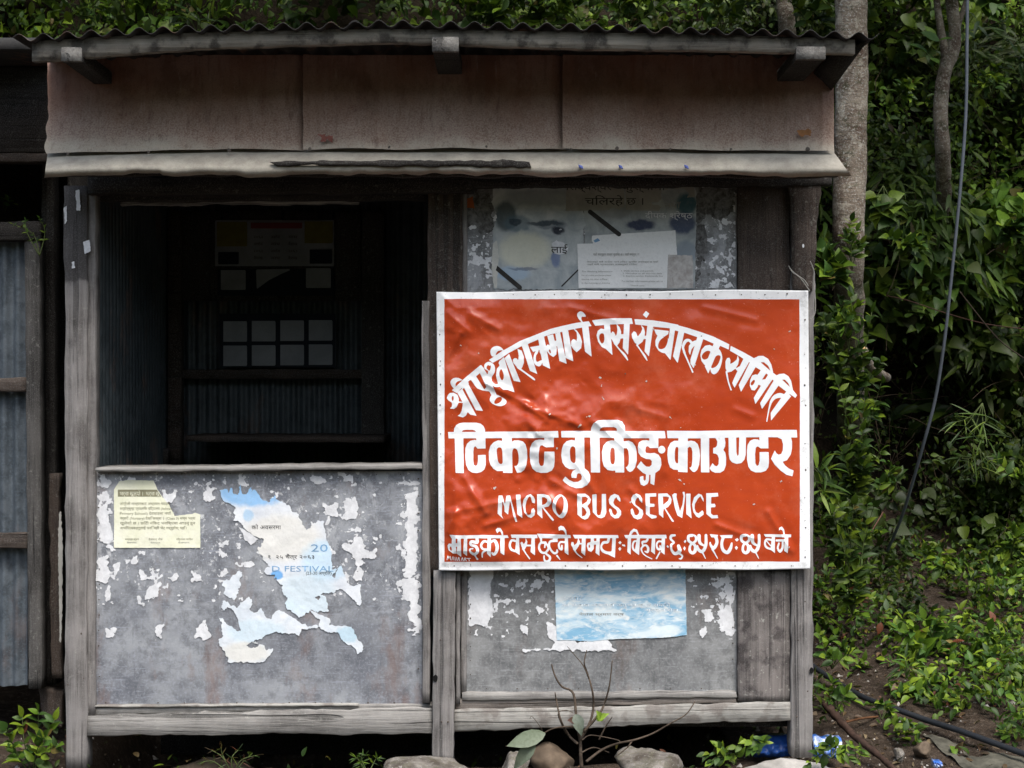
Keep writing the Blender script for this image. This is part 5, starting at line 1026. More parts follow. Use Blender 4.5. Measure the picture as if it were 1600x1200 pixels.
# creepers covering the bank: nobody could count them
def bank_cover(name, kind, n, s0, s1, x0, x1, z0, z1, seed, thr, off, **kw):
    # clumps: centres with their own lean and tint
    nc = max(20, n // 14); cx = RNG.uniform(x0, x1, nc); cz = RNG.uniform(z0, z1, nc)
    dens = fbm(cx * 1.8, cz * 1.8, seed, 4); keep = dens > thr; cx, cz = cx[keep], cz[keep]; nc = len(cx)
    ci = RNG.integers(0, nc, n); sp = RNG.uniform(.03, .13, nc)[ci]
    px = cx[ci] + RNG.normal(0, 1, n) * sp; pz = cz[ci] + RNG.normal(0, 1, n) * sp; co = RNG.uniform(0, off, nc)[ci]
    y = bank_y(px, pz) - co - RNG.uniform(-.02, .10, n) - .03
    P = np.stack([px, y, pz], 1); lean = rdir(nc, (0, -.5, -.35), .5)[ci]
    d = lean + RNG.normal(0, .45, (n, 3)); up = np.array([0, -.75, .75])[None] + RNG.normal(0, .35, (n, 3))
    cb = (RNG.uniform(.35, 1.0, nc) ** 1.3 * 1.7)[ci][:, None]; ckind = RNG.integers(0, 6, nc)[ci]
    tt = tints(n, .035) * .55 + GREENS[ckind] * .5; sp_ = fbm(px * 1.1 + 3, pz * 1.1, 91, 3); tt = tt * cb * (.55 + 1.1 * np.clip((sp_ - .38) * 4, 0, 1))[:, None]
    return leaves(name, kind, P, RNG.uniform(s0, s1, n) * RNG.uniform(.75, 1.3, nc)[ci], d, up, tt, M['leaf'], kind='stuff')
# only where the photograph can look: right of the booth, above its roof, left corner; sparser beyond
cover = []
bank_cover('creeper_cover', 'heart', 7000, .03, .085, .95, 3.0, .35, 3.6, 31, .52, .5)
bank_cover('creeper_cover', 'ovate', 27000, .018, .046, .95, 3.0, .25, 3.6, 32, .455, .42)
bank_cover('creeper_cover', 'lance', 3000, .05, .13, .95, 3.0, .3, 3.6, 33, .52, .5)
bank_cover('creeper_cover', 'ovate', 14000, .015, .036, .95, 3.0, .25, 3.6, 38, .40, .1)
bank_cover('creeper_cover', 'heart', 3000, .03, .07, -3.2, 1.2, 2.0, 3.6, 34, .50, .3)
bank_cover('creeper_cover', 'ovate', 6500, .02, .055, -3.2, 1.2, 1.9, 3.6, 35, .48, .3)
bank_cover('creeper_cover', 'ovate', 9000, .05, .12, -6, 6, .3, 5.5, 36, .42, .25)
# low weeds on the soil at the right
n = 12000; gx_ = RNG.uniform(.95, 2.6, n); gy_ = RNG.uniform(.12, 2.2, n); dn = fbm(gx_ * 3, gy_ * 3, 44, 4); gk_ = 4.5 / (.002 * (4.5 + gy_)); gpx = 800 + gx_ * gk_; gpy = 600 - (ground_z(gx_, gy_) - 1.19) * gk_; near_pipe = (gpy - np.interp(gpx, [1262, 1400, 1600], [1035, 1108, 1178])); k = ~((near_pipe > -8) & (near_pipe < 34)) & (dn > .43 + .10 * np.clip(1 - gy_ * 1.2, 0, 1) + .10 * np.clip(gy_ - 1.2, 0, 1)); gx_, gy_ = gx_[k], gy_[k]; n = len(gx_)
P = np.stack([gx_, gy_, ground_z(gx_, gy_) + RNG.uniform(.0, .12, n) * np.clip(dn[k] * 3 - 1, .2, 1)], 1)
leaves('low_weeds', 'ovate', P, RNG.uniform(.015, .05, n), rdir(n, (0, -.4, .4), .6), np.array([0, -.4, 1.0])[None] + RNG.normal(0, .3, (n, 3)), tints(n, .05, 1.0) * (.35 + 1.3 * np.clip((fbm(gx_ * 2.2, gy_ * 2.2, 17, 3) - .36) * 3.5, 0, 1))[:, None], M['leaf'], kind='stuff')
n = 500; gx_ = RNG.uniform(-1.6, 1.0, n); gy_ = RNG.uniform(.0, .9, n)
P = np.stack([gx_, gy_, ground_z(gx_, gy_) + RNG.uniform(0, .05, n)], 1)
leaves('low_weeds', 'ovate', P, RNG.uniform(.015, .035, n), rdir(n, (0, -.3, .6), .6), np.array([0, -.4, 1.0])[None] + RNG.normal(0, .3, (n, 3)), tints(n, .25, .8), M['leaf'], kind='stuff')
# fallen dead leaves
n = 1500; gx_ = np.concatenate([RNG.uniform(-1.6, 2.5, 900), RNG.uniform(1.0, 2.3, 600)]); gy_ = RNG.uniform(-.7, 1.3, n)
P = np.stack([gx_, gy_, ground_z(gx_, gy_) + .004], 1)
leaves('leaf_litter', 'ovate', P, RNG.uniform(.012, .04, n), RNG.normal(0, 1, (n, 3)) * (1, 1, .12), np.array([0, -.1, 1.0])[None] + RNG.normal(0, .35, (n, 3)), np.array([(.10, .055, .03), (.16, .10, .055), (.06, .04, .028), (.20, .15, .09)])[RNG.integers(0, 4, n)] * RNG.uniform(.5, 1.2, (n, 1)), M['leaf'], kind='stuff')
# fallen debris and small gravel
n = 3500; gx_ = RNG.uniform(-1.7, 2.3, n); gy_ = RNG.uniform(-.9, 1.2, n); gz = ground_z(gx_, gy_); s_ = RNG.uniform(.002, .008, n) * np.where(RNG.random(n) < .06, 2.2, 1)
tet = np.array([(1, 0, -.3), (-.5, .87, -.3), (-.5, -.87, -.3), (.1, .1, .7), (-.4, .2, .45)]); tf = np.array([(0, 1, 3), (1, 4, 3), (1, 2, 4), (2, 0, 3), (2, 3, 4)])
rot = RNG.uniform(0, 6.28, n); cs, sn = np.cos(rot), np.sin(rot); tv = tet[None] * RNG.uniform(.6, 1.4, (n, 5, 1)); tx = tv[:, :, 0] * cs[:, None] - tv[:, :, 1] * sn[:, None]; ty = tv[:, :, 0] * sn[:, None] + tv[:, :, 1] * cs[:, None]
V = np.stack([gx_[:, None] + tx * s_[:, None], gy_[:, None] + ty * s_[:, None], gz[:, None] + tv[:, :, 2] * s_[:, None] + .001], 2).reshape(-1, 3)
F = (tf[None] + (np.arange(n) * 5)[:, None, None]).reshape(-1, 3); m, nt, b = mat('grit and pebbles', .9, .2); t_ = nd(nt, 'Attribute', props={'attribute_name': 'tint'}); base(nt, b, t_)
obj('gravel', V, F, m, None, colors=np.repeat(np.array([(.2, .18, .15), (.3, .28, .25), (.12, .09, .06), (.14, .08, .05), (.4, .38, .35)])[RNG.integers(0, 5, n)] * RNG.uniform(.5, 1.0, (n, 1)), 5, axis=0), kind='stuff')

# dead stems and rootlets hanging in the creepers
def twig_stuff(name, n, x0, x1, z0, z1, m_):
    V = []; F = []
    for k in range(n):
        x = RNG.uniform(x0, x1); z = RNG.uniform(z0, z1); y = float(bank_y(x, z)) - RNG.uniform(.02, .45); L = RNG.uniform(.08, .5); d_ = Vector((RNG.normal(0, .6), RNG.normal(0, .2), RNG.normal(-.6, .6))).normalized(); p = Vector((x, y, z)); r_ = RNG.uniform(.0008, .0022)
        for s_ in range(6):
            b0 = len(V)
            for a_ in range(3): V.append((p.x + r_ * math.cos(a_ * 2.09), p.y - r_ * math.sin(a_ * 2.09) * .8, p.z + r_ * math.sin(a_ * 2.09)))
            if s_: F += [(b0 - 3 + a_, b0 - 3 + (a_ + 1) % 3, b0 + (a_ + 1) % 3, b0 + a_) for a_ in range(3)]
            d_ = (d_ + Vector(RNG.normal(0, .16, 3))).normalized(); p = p + d_ * L / 6
    return obj(name, V, F, m_, None, kind='stuff')
M['dead'] = flat_mat('dead stems', (.12, .085, .055), var=.7, scale=60)
twig_stuff('creeper_stems', 900, .95, 2.6, .3, 2.9, M['dead']); twig_stuff('creeper_stems', 250, -3, 1.0, 2.1, 2.9, M['dead'])

# ------------------------------------------------------------------ trees
m, nt, b = mat('mottled grey bark', .9, .15)
v = pos(nt, per_object=False); n1 = tn(nt, v, 10, 5, .6); n2 = tn(nt, v, 110, 4, .75); n3 = tn(nt, pos(nt, (.5, .5, 2.4), per_object=False), 40, 4, .6)
c = mixc(nt, ramp(nt, n1, [(.35, 0), (.6, 1)]), (.09, .06, .045), (.23, .195, .155)); c = mixc(nt, mth(nt, 'MULTIPLY', ramp(nt, tn(nt, v, 22, 5, .7), [(.54, 0), (.6, 1)]), .7), c, (.36, .33, .27)); c = mixc(nt, mth(nt, 'MULTIPLY', ramp(nt, tn(nt, pos(nt, (1, 1, 1), (5, 5, 5), False), 13, 5, .7), [(.56, 0), (.63, 1)]), .7), c, (.045, .045, .022)); c = mixc(nt, mth(nt, 'MULTIPLY', ramp(nt, n2, [(.55, 0), (.63, 1)]), .8), c, (.42, .41, .37))
c = mixc(nt, mth(nt, 'MULTIPLY', ramp(nt, n2, [(.3, 1), (.42, 0)]), .6), c, (.04, .03, .025)); c = mixc(nt, mth(nt, 'MULTIPLY', ramp(nt, n3, [(.55, 0), (.7, 1)]), .35), c, (.06, .07, .03))
base(nt, b, c); bump(nt, b, mth(nt, 'ADD', n2, n3), .8, .006); M['bark'] = m
M['twig'] = flat_mat('thin brown twig', (.10, .075, .055), var=.5, scale=80); M['stem'] = flat_mat('green stem', (.09, .12, .04), var=.4)
def tree(label, path, radii, y, crown_at, crown_n, extra=(), cs3=(.7, .5, .3)):
    t = thing('tree', label, 'tree', W(path[0][0], path[0][1], y))
    P = curve([W(q_[0], q_[1], q_[2] if len(q_) > 2 else y) for q_ in path], 16); rr = np.interp(np.linspace(0, 1, len(P)), np.linspace(0, 1, len(radii)), radii) * (1 + .08 * (fbm(np.arange(len(P)) * .7, np.zeros(len(P)), 3) - .5))
    tr_ = tube('trunk', P, list(rr), M['bark'], t, 24)
    sd_ = random.random() * 40
    for v_ in tr_.data.vertices:
        q_ = v_.co; k_ = .008 * mnoise.noise(Vector((q_.x * 18 + sd_, q_.y * 18, q_.z * 5))) + .004 * mnoise.noise(Vector((q_.x * 50, q_.y * 50 + sd_, q_.z * 18))); v_.co = q_ + Vector((k_, k_ * .5, 0))
    for (pp, r0, r1) in extra: tube('limb', curve([W(a_, b_, y) for a_, b_ in pp], 5), r0, M['bark'], t, 9, taper=r1 / r0)
    n_ = crown_n; c0 = np.array(crown_at); cl = c0 + RNG.normal(0, 1, (n_ // 25 + 1, 3)) * cs3; cl = cl[cl[:, 2] > 1.19 + 1.2 * (4.5 + cl[:, 1]) / 4.5 + .2]; P_ = cl[RNG.integers(0, len(cl), n_)] + RNG.normal(0, .13, (n_, 3))
    leaves('crown', 'ovate', P_, RNG.uniform(.05, .1, n_), rdir(n_, (0, -.2, -.3), .7), np.array([0, 0, 1.0])[None] + RNG.normal(0, .4, (n_, 3)), tints(n_, .03), M['leaf'], t); return t  # unseen leaf mass, sized and placed to shade the bank
t1 = tree('thick pale mottled tree trunk rising right behind the booth roof', [(1334, 760, 2.7), (1330, 660, 2.15), (1328, 560, 1.55), (1327, 470, 1.2), (1326, 380), (1328, 250), (1331, 130), (1330, 0), (1326, -120), (1322, -330)], [.065, .062, .058, .056, .060, .062, .060, .062, .058, .04], 1.05, (1.5, 1.0, 3.5), 1500, (), (.6, .4, .25))
t2 = tree('thin forked pale tree trunk between the thick trunk and the hanging cable', [(1470, 560, 2.6), (1474, 440, 2.3), (1475, 300, 1.9), (1472, 230), (1470, 160), (1476, 110), (1492, 60), (1480, -60), (1470, -300)], [.03, .03, .032, .031, .03, .028, .026, .015], 1.7, (2.1, 1.2, 3.5), 1500, cs3=(.5, .35, .25), extra=[([(1474, 120), (1486, 85), (1500, 30), (1540, -80)], .018, .01), ([(1478, 90), (1466, 20), (1455, -80)], .02, .01)])
t3 = tree('pale tree trunk showing above the right half of the booth roof', [(1222, 420, 2.7), (1226, 250, 2.3), (1230, 60), (1226, 0), (1222, -100), (1215, -260)], [.036, .038, .038, .036, .022], 1.75, (-.9, 1.75, 3.3), 10000, (), (1.35, .4, .2))  # leaf mass spread far from its trunk to shade the growth above the roof
# freshly cut stub
cs_ = thing('cut_branch_stub', 'short cut branch stub with a yellow cut face, right of the sign', 'branch stub', W(1375, 585, 1.2))
P = curve([W(1385, 590, 1.45), W(1368, 580, 1.25), W(1357, 566, 1.2), W(1350, 546, 1.15)], 5); tube('bark_stub', P, .020, M['bark'], cs_, 12, taper=.75)
M['cutwood'] = flat_mat('fresh cut wood', (.55, .38, .17), var=.3, scale=60)
P2 = [P[-1] + (P[-1] - P[-2]) * .02, P[-1] + (P[-1] - P[-2]) * .5]; tube('cut_face', [P[-1] - (P[-1] - P[-2]) * .8, P[-1] + (P[-1] - P[-2]) * .6], [.0145, .0085], M['cutwood'], cs_, 12)

# ------------------------------------------------------------------ cable, pipe, twigs
M['cable'] = flat_mat('grey black cable', (.10, .115, .135), .5, .2); M['pipe'] = flat_mat('black polythene pipe', (.022, .025, .03), .4, .2)
P = curve([W(1512, -60, .95), W(1511, 60, .95), W(1509, 180, .95), W(1500, 300, .95), W(1487, 430, .97), W(1476, 530, 1.0), W(1462, 620, 1.05), W(1444, 690, 1.1), W(1424, 760, 1.2), W(1408, 810, 1.3), W(1386, 862, 1.45)], 6)
tag(tube('hanging_cable', P, .0062, M['cable'], None, 8), 'grey cable hanging in front of the creepers at the right, slanting down', 'cable')
def gp_(px, py):   # where the sight line through a pixel meets the ground
    for k in range(400):
        y = k * .01 - .9; q = W(px, py, y)
        if q.z <= float(ground_z(q.x, y)): return q
    return W(px, py, 1.5)
pp = [(1262, 1035), (1300, 1062), (1350, 1090), (1400, 1108), (1450, 1126), (1500, 1142), (1550, 1160), (1600, 1178), (1680, 1206)]
P = [gp_(a_, b_) for a_, b_ in pp]; P = curve([q + (Vector((0, -D, CAMZ)) - q).normalized() * .10 for q in P], 6)
tag(tube('water_pipe', P, .0105, M['pipe'], None, 10), 'black plastic pipe lying on the soil, running out of the lower right corner', 'pipe')
for lab, pts_, r_, c_ in [('long reddish bramble arching across the creepers at mid height', [(1600, 514, 1.4), (1540, 506, 1.4), (1480, 490, 1.45), (1420, 470, 1.5), (1385, 462, 1.6)], .0022, (.07, .035, .025)),
                          ('thin pale twig pointing left with a bright broken tip beside the cable', [(1600, 560, 1.5), (1560, 530, 1.4), (1520, 482, 1.3), (1500, 456, 1.25)], .0025, (.08, .06, .045)),
                          ('thin bare stem hanging from the creepers left of the cable', [(1306, 480, 1.3), (1304, 450, 1.3), (1318, 425, 1.35), (1330, 415, 1.4)], .002, (.14, .12, .08)),
                          ('bare brown stem slanting over the creepers below the cable end', [(1330, 900, 1.3), (1345, 860, 1.35), (1362, 830, 1.4), (1380, 800, 1.5)], .003, (.14, .07, .05)),
                          ('orange brown twig lying across the slope above the bare soil', [(1322, 1128, .35), (1350, 1122, .4), (1385, 1119, .5), (1420, 1116, .6)], .004, (.16, .075, .035)),
                          ('pale stick lying among the weeds at the far right', [(1450, 1106, .8), (1475, 1104, .8), (1492, 1094, .85)], .003, (.3, .18, .1))]:
    tag(tube('twig', curve([W(a_, b_, y_) for a_, b_, y_ in pts_], 5), r_, flat_mat(lab[:20], c_, var=.4), None, 6), lab, 'twig')
V = curve([W(1290, 1100, .30), W(1305, 1118, .24), W(1335, 1150, .12), (W(1370, 1178, .05)), W(1400, 1205, -.02)], 5)
tag(tube('root', V, [.015 * (1 + .35 * mnoise.noise(Vector((k * .9, 1, 2)))) * (1 - .02 * k) for k in range(len(V))], flat_mat('red brown root', (.06, .035, .025), var=.7, scale=60), None, 9), 'red brown root running down the bare soil right of the booth', 'root')

# ------------------------------------------------------------------ plants one can point at
def plant(name, label, cat, base_px, y, stems, kind, leaf, nl, bright=1.2, spread=.35, opposite=True, group=None, hang=False, odd=.02):
    """stems: pixel tips; leaves in pairs along every stem"""
    root = W(*base_px, y); t = thing(name, label, cat, root, group); P = []; Dv = []; Sz = []; sp = []
    for (tx, ty, dy) in stems:
        tip = W(tx, ty, y + dy); mid = root.lerp(tip, .5) + Vector((random.uniform(-.02, .02), random.uniform(-.02, .02), -.02 if hang else .02)); c_ = curve([root, mid, tip], 5); sp.append(c_)
        for k in range(nl):
            s_ = (.25 + .75 * (k + .5) / nl) * (len(c_) - 1); q = c_[int(s_)].lerp(c_[min(int(s_) + 1, len(c_) - 1)], s_ % 1); ax = (tip - root).normalized(); side = ax.cross(Vector((0, -1, .2))).normalized()
            for sg in (-1, 1):
                a_ = k * 1.3 + random.random() * .6; d_ = (side * sg * math.cos(a_ * .5) + Vector((0, -.6, .1)) * (1 if k % 2 else .4) + ax * .45 + Vector((random.gauss(0, spread * .5), random.gauss(0, spread * .5), random.gauss(0, spread * .5)))); P.append(tuple(q)); Dv.append(tuple(d_)); Sz.append(leaf * random.uniform(.6, 1.15) * (1 - .35 * k / nl))
        P.append(tuple(tip)); Dv.append(tuple((tip - mid).normalized() + Vector((0, -.5, 0)))); Sz.append(leaf * .8)
    for c_ in sp: tube('stem', c_, .0022, M['stem'], t, 5, taper=.5)
    n_ = len(P); leaves('foliage', kind, np.array(P), Sz, np.array(Dv), np.array([0, -.7, .8])[None] + RNG.normal(0, .25, (n_, 3)), tints(n_, odd, bright), M['leaf'], t); return t
plant('leafy_weed', 'bright green weed clump at the lower left corner beside the booth post', 'weed', (50, 1215), .05, [(10, 1140, -.05), (35, 1120, 0), (60, 1112, -.03), (85, 1125, .02), (20, 1165, -.1), (70, 1150, -.1), (90, 1165, -.05)], 'ovate', .055, 5, 1.25)
plant('leafy_weed', 'small fern like green sprig in the dark gap left of the first stone', 'weed', (575, 1210), -.05, [(555, 1185, 0), (572, 1180, 0), (590, 1186, 0), (566, 1192, -.03)], 'lance', .03, 4, 1.2)
plant('leafy_weed', 'green weed with pointed leaves just left of the blue plastic below the booth', 'weed', (1150, 1195), -.05, [(1105, 1178, 0), (1125, 1170, -.02), (1140, 1182, -.05), (1110, 1190, -.05)], 'ovate', .045, 3, 1.3)
plant('leafy_weed', 'light green five leaved weed in front of the blue plastic', 'weed', (1185, 1180), -.1, [(1150, 1166, 0), (1168, 1158, 0), (1190, 1156, 0), (1180, 1172, -.03)], 'ovate', .04, 2, 1.4)
plant('leafy_weed', 'drooping green weed over the pale stone under the right post', 'weed', (1300, 1185), -.12, [(1262, 1195, 0), (1290, 1165, 0), (1312, 1170, 0), (1330, 1185, 0)], 'ovate', .045, 3, 1.25)
plant('leafy_weed', 'small upright weed on the soil beside the root', 'weed', (1335, 1195), .0, [(1330, 1165, 0), (1342, 1172, 0)], 'ovate', .03, 3, 1.3)
plant('grass_tuft', 'grass tuft with pale seed heads in the gap under the booth', 'grass', (365, 1215), -.02, [(330, 1172, 0), (345, 1168, 0), (372, 1172, 0), (385, 1188, 0), (402, 1180, 0), (318, 1190, 0)], 'blade', .03, 4, .9, odd=.5)
plant('nettle_plant', 'bushy light green nettle like plant on the slope halfway to the right edge', 'plant', (1450, 1035), .95, [(1400, 980, 0), (1425, 985, -.05), (1445, 968, 0), (1465, 975, -.05), (1480, 990, 0), (1435, 1005, -.1), (1415, 1015, -.1)], 'ovate', .075, 4, 1.45)
plant('nettle_plant', 'bushy green plant on the slope near the right edge', 'plant', (1540, 1060), .9, [(1505, 990, 0), (1525, 1000, -.05), (1545, 985, 0), (1560, 1005, 0), (1580, 1025, 0), (1535, 1030, -.1)], 'ovate', .07, 4, 1.3)
plant('nettle_plant', 'leafy green plant at the far right edge above the pipe', 'plant', (1590, 1090), .7, [(1570, 1045, 0), (1590, 1040, 0), (1605, 1050, 0), (1580, 1070, -.05)], 'ovate', .06, 4, 1.25)
plant('willow_leaved_plant', 'narrow leaved seedling standing alone on the bare slope right of the booth', 'plant', (1418, 1060), .6, [(1388, 1035, 0), (1415, 1028, 0), (1430, 1045, 0), (1405, 1050, 0)], 'lance', .07, 3, 1.5)
plant('leafy_weed', 'green weed clump just above the pipe in the middle of the slope', 'weed', (1455, 1105), .6, [(1425, 1080, 0), (1440, 1068, 0), (1458, 1066, 0), (1470, 1080, 0), (1415, 1095, 0)], 'ovate', .055, 4, 1.3)
plant('leafy_weed', 'green weed clump above the pipe toward the right edge', 'weed', (1515, 1110), .6, [(1490, 1080, 0), (1510, 1072, 0), (1530, 1085, 0), (1545, 1100, 0)], 'ovate', .05, 4, 1.25)
plant('leafy_weed', 'green weed clump between the booth corner and the pipe', 'weed', (1310, 1110), .35, [(1285, 1075, 0), (1300, 1065, 0), (1322, 1080, 0), (1335, 1095, 0), (1296, 1095, -.05)], 'ovate', .045, 4, 1.3)
plant('leafy_weed', 'green weed clump hugging the right post at knee height', 'weed', (1300, 1045), .5, [(1280, 990, 0), (1295, 1000, 0), (1315, 1010, 0), (1332, 1020, 0), (1290, 1025, -.05)], 'ovate', .05, 5, 1.3)
plant('leafy_weed', 'small weed just below the pipe, lower middle of the slope', 'weed', (1378, 1125), .35, [(1358, 1100, 0), (1375, 1098, 0), (1392, 1112, 0)], 'ovate', .035, 3, 1.3)
plant('leafy_weed', 'pointed green weed against the pipe near the lower right corner', 'weed', (1580, 1165), .25, [(1570, 1140, 0), (1585, 1145, 0), (1596, 1155, 0)], 'ovate', .035, 3, 1.3)
plant('hanging_leaves', 'long drooping leaves poking out beside the right edge of the sign', 'leaves', (1266, 725), .3, [(1285, 720, 0), (1292, 735, 0), (1282, 770, 0)], 'lance', .11, 2, 1.0, hang=True)
plant('bamboo_sprig', 'bamboo sprig with narrow pointed leaves fanning out near the right edge', 'bamboo', (1535, 630), 1.1, [(1500, 675, 0), (1520, 700, 0), (1548, 695, 0), (1535, 665, -.05), (1490, 660, 0)], 'blade', .11, 3, .8, hang=True)
plant('bamboo_sprig', 'lower bamboo sprig hanging beneath the larger one near the right edge', 'bamboo', (1530, 700), 1.15, [(1510, 725, 0), (1530, 735, 0), (1548, 722, 0), (1495, 715, 0)], 'blade', .09, 3, .7, hang=True)
plant('climbing_vine', 'green vine climbing the thick trunk at the height of the sign top', 'vine', (1332, 420), .93, [(1330, 345, 0), (1338, 360, -.02), (1345, 380, 0), (1322, 370, 0)], 'ovate', .05, 5, 1.0)
for lab_, by_, ys_ in (('leafy vine smothering the thick trunk beside the upper part of the sign', 640, (450, 600)), ('leafy vine smothering the thick trunk beside the title of the sign', 800, (590, 760)), ('leafy vine at the hidden foot of the thick trunk', 960, (750, 930))):
    plant('climbing_vine', lab_, 'vine', (1332, by_), .92, [(1332 + random.randint(-45, 45), random.randint(*ys_), -random.uniform(0, .12)) for _ in range(16)], 'ovate', .06, 5, .8)
plant('climbing_vine', 'leafy vine beside the upper right corner of the sign', 'vine', (1300, 450), .8, [(1285, 390, 0), (1298, 395, -.02), (1310, 410, 0), (1290, 430, -.05), (1315, 440, 0)], 'heart', .07, 4, 1.15)
plant('climbing_vine', 'large leaved vine hanging between the two trunks', 'vine', (1380, 290), 1.3, [(1375, 330, 0), (1392, 345, 0), (1362, 320, 0), (1400, 320, 0)], 'heart', .09, 2, .95, hang=True, odd=0)
plant('leafy_branch', 'two bright leaves on a thin shoot beside the forked trunk', 'branch', (1460, 90), 1.4, [(1462, 60, 0), (1455, 90, -.02)], 'ovate', .09, 1, 1.5)
for lab, bx, by, yy, lf, knd in [('green shrub tuft poking above the middle of the booth roof', 760, 60, 1.5, .08, 'heart'), ('narrow leaved tuft above the left part of the booth roof', 310, 60, 1.5, .09, 'lance'), ('round leaved shrub tuft above the roof right of the middle', 850, 55, 1.5, .08, 'heart'), ('shrub tuft above the roof between its middle and right end', 1130, 50, 1.5, .07, 'ovate'), ('shrub tuft above the roof beside the pale trunk', 1270, 60, 1.5, .07, 'ovate'), ('yellow flecked shrub tuft above the roof near the fallen branch', 980, 50, 1.5, .07, 'ovate'), ('dim fern like tuft above the far left part of the booth roof', 120, 50, 1.6, .08, 'lance')]:
    plant('shrub', lab, 'shrub', (bx, by), yy, [(bx + dx, by - 45 - random.randint(0, 25), -.1) for dx in (-45, -25, -5, 15, 35, 55)], knd, lf, 4, 1.0)
plant('leafy_branch', 'small lit sprig in the dark opening of the neighbouring shed', 'sprig', (8, 330), .9, [(12, 312, 0), (20, 318, 0)], 'ovate', .03, 2, 2.0)
plant('climbing_vine', 'dry vine with yellow green leaves on the top corner of the neighbouring shed', 'vine', (62, 400), .22, [(62, 342, 0), (40, 345, 0), (20, 350, 0)], 'ovate', .018, 5, 1.0)
for lab, bx, by, yy, lf in [('lit leafy shoot over the dark hollow, left of the cable foot', 1400, 770, 1.25, .08), ('pale tipped shoot low among the creepers near the cable foot', 1470, 900, 1.2, .07), ('bright rosette of leaves above the slope, left of the cable foot', 1345, 860, 1.1, .06), ('bright shoot at the right edge halfway up', 1585, 760, 1.2, .07), ('leafy shoot at the right edge above the slope', 1580, 870, 1.1, .08),
                            ('broad leaved shoot just right of the sign at its lower part', 1310, 790, 1.0, .06), ('bright shoot right of the sign at title height', 1345, 660, 1.1, .07), ('leafy shoot right of the sign at its upper part', 1320, 520, 1.1, .08), ('broad leaved cluster between the thick trunk and the cable', 1420, 400, 1.25, .09), ('leafy cluster right of the cable near the top', 1550, 150, 1.3, .09), ('leafy cluster at the right edge, a third of the way down', 1570, 380, 1.3, .08), ('leafy cluster left of the forked trunk near its foot', 1400, 160, 1.3, .07)]:
    plant('leafy_shoot', lab, 'shoot', (bx, by), yy, [(bx + random.randint(-35, 35), by - random.randint(5, 45), -random.uniform(0, .1)) for _ in range(5)], random.choice(['ovate', 'ovate', 'heart']), lf * .8, 4, random.uniform(1.0, 1.5))

# dry shrub in front of the booth
SY_ = -.28
def Z8(x, y): return (660 + x / 2.5, 880 + y / 2.5)
ds = thing('dry_shrub', 'bare thorny shrub with a few leaves growing in front of the booth foot', 'shrub', W(*Z8(622, 800), SY_))
for pts_, r_ in [([(622, 800), (618, 740), (616, 690), (602, 620), (590, 510), (545, 482), (518, 440), (505, 395)], .0058), ([(617, 690), (655, 620), (668, 560), (664, 500), (645, 430), (632, 390), (642, 340)], .0045), ([(650, 450), (628, 400), (596, 360), (566, 325)], .0022), ([(628, 660), (690, 590), (712, 545), (730, 480), (742, 380)], .0045), ([(606, 705), (570, 670), (540, 610), (524, 540), (518, 505)], .0042), ([(640, 775), (700, 730), (760, 705), (830, 690), (900, 665), (970, 625), (1030, 590), (1065, 540)], .0042),
                  ([(602, 640), (540, 640), (490, 655), (440, 690), (380, 705), (325, 715)], .0028), ([(690, 690), (715, 640), (742, 600)], .003), ([(560, 665), (530, 590), (560, 575), (590, 585)], .002), ([(820, 692), (800, 720), (750, 760)], .003), ([(625, 690), (660, 672), (760, 690), (770, 700)], .0022), ([(440, 690), (470, 660), (430, 600), (420, 608)], .0015), ([(622, 740), (670, 720), (730, 740)], .0025)]:
    tube('branch', curve([W(*Z8(a_, b_), SY_ + random.uniform(-.02, .02)) for a_, b_ in pts_], 5), r_, M['twig'], ds, 7, taper=.35)
def big_leaf(par, at, tip, length_w, col_, nm='leaf'):
    A = W(*Z8(*at), SY_ - .02); B = W(*Z8(*tip), SY_ - .05); L = (B - A).length
    leaves(nm, 'ovate', np.array([tuple(A)]), [L], np.array([tuple(B - A)]), np.array([[0, -1, .45]]), np.array([col_]), M['leaf'], par)
big_leaf(ds, (480, 665), (330, 712), 1, (.17, .21, .14)); big_leaf(ds, (440, 700), (355, 800), 1, (.15, .18, .13)); big_leaf(ds, (598, 590), (622, 665), 1, (.17, .2, .16)); big_leaf(ds, (680, 610), (715, 590), 1, (.3, .45, .06)); big_leaf(ds, (705, 615), (685, 580), 1, (.3, .45, .06)); big_leaf(ds, (600, 615), (572, 612), 1, (.1, .05, .04))

# ------------------------------------------------------------------ stones and litter
m, nt, b = mat('weathered stone', .9, .2); v = pos(nt); n1 = tn(nt, v, 9, 6, .65); n2 = tn(nt, v, 70, 5, .7)
c = mixc(nt, ramp(nt, n1, [(.38, 0), (.6, 1)]), (.08, .068, .056), (.27, .25, .225)); c = mixc(nt, mth(nt, 'MULTIPLY', ramp(nt, tn(nt, v, 24, 5, .7), [(.5, 0), (.6, 1)]), .5), c, (.10, .095, .06)); c = mixc(nt, mth(nt, 'MULTIPLY', ramp(nt, n2, [(.58, 0), (.66, 1)]), .6), c, (.4, .39, .36)); base(nt, b, c); bump(nt, b, mth(nt, 'ADD', n1, n2), .8, .01); M['stone'] = m
M['stone_pale'] = flat_mat('pale limestone', (.46, .44, .41), var=.4, scale=25); M['stone_brown'] = flat_mat('brown stone', (.16, .12, .085), var=.6, scale=25)
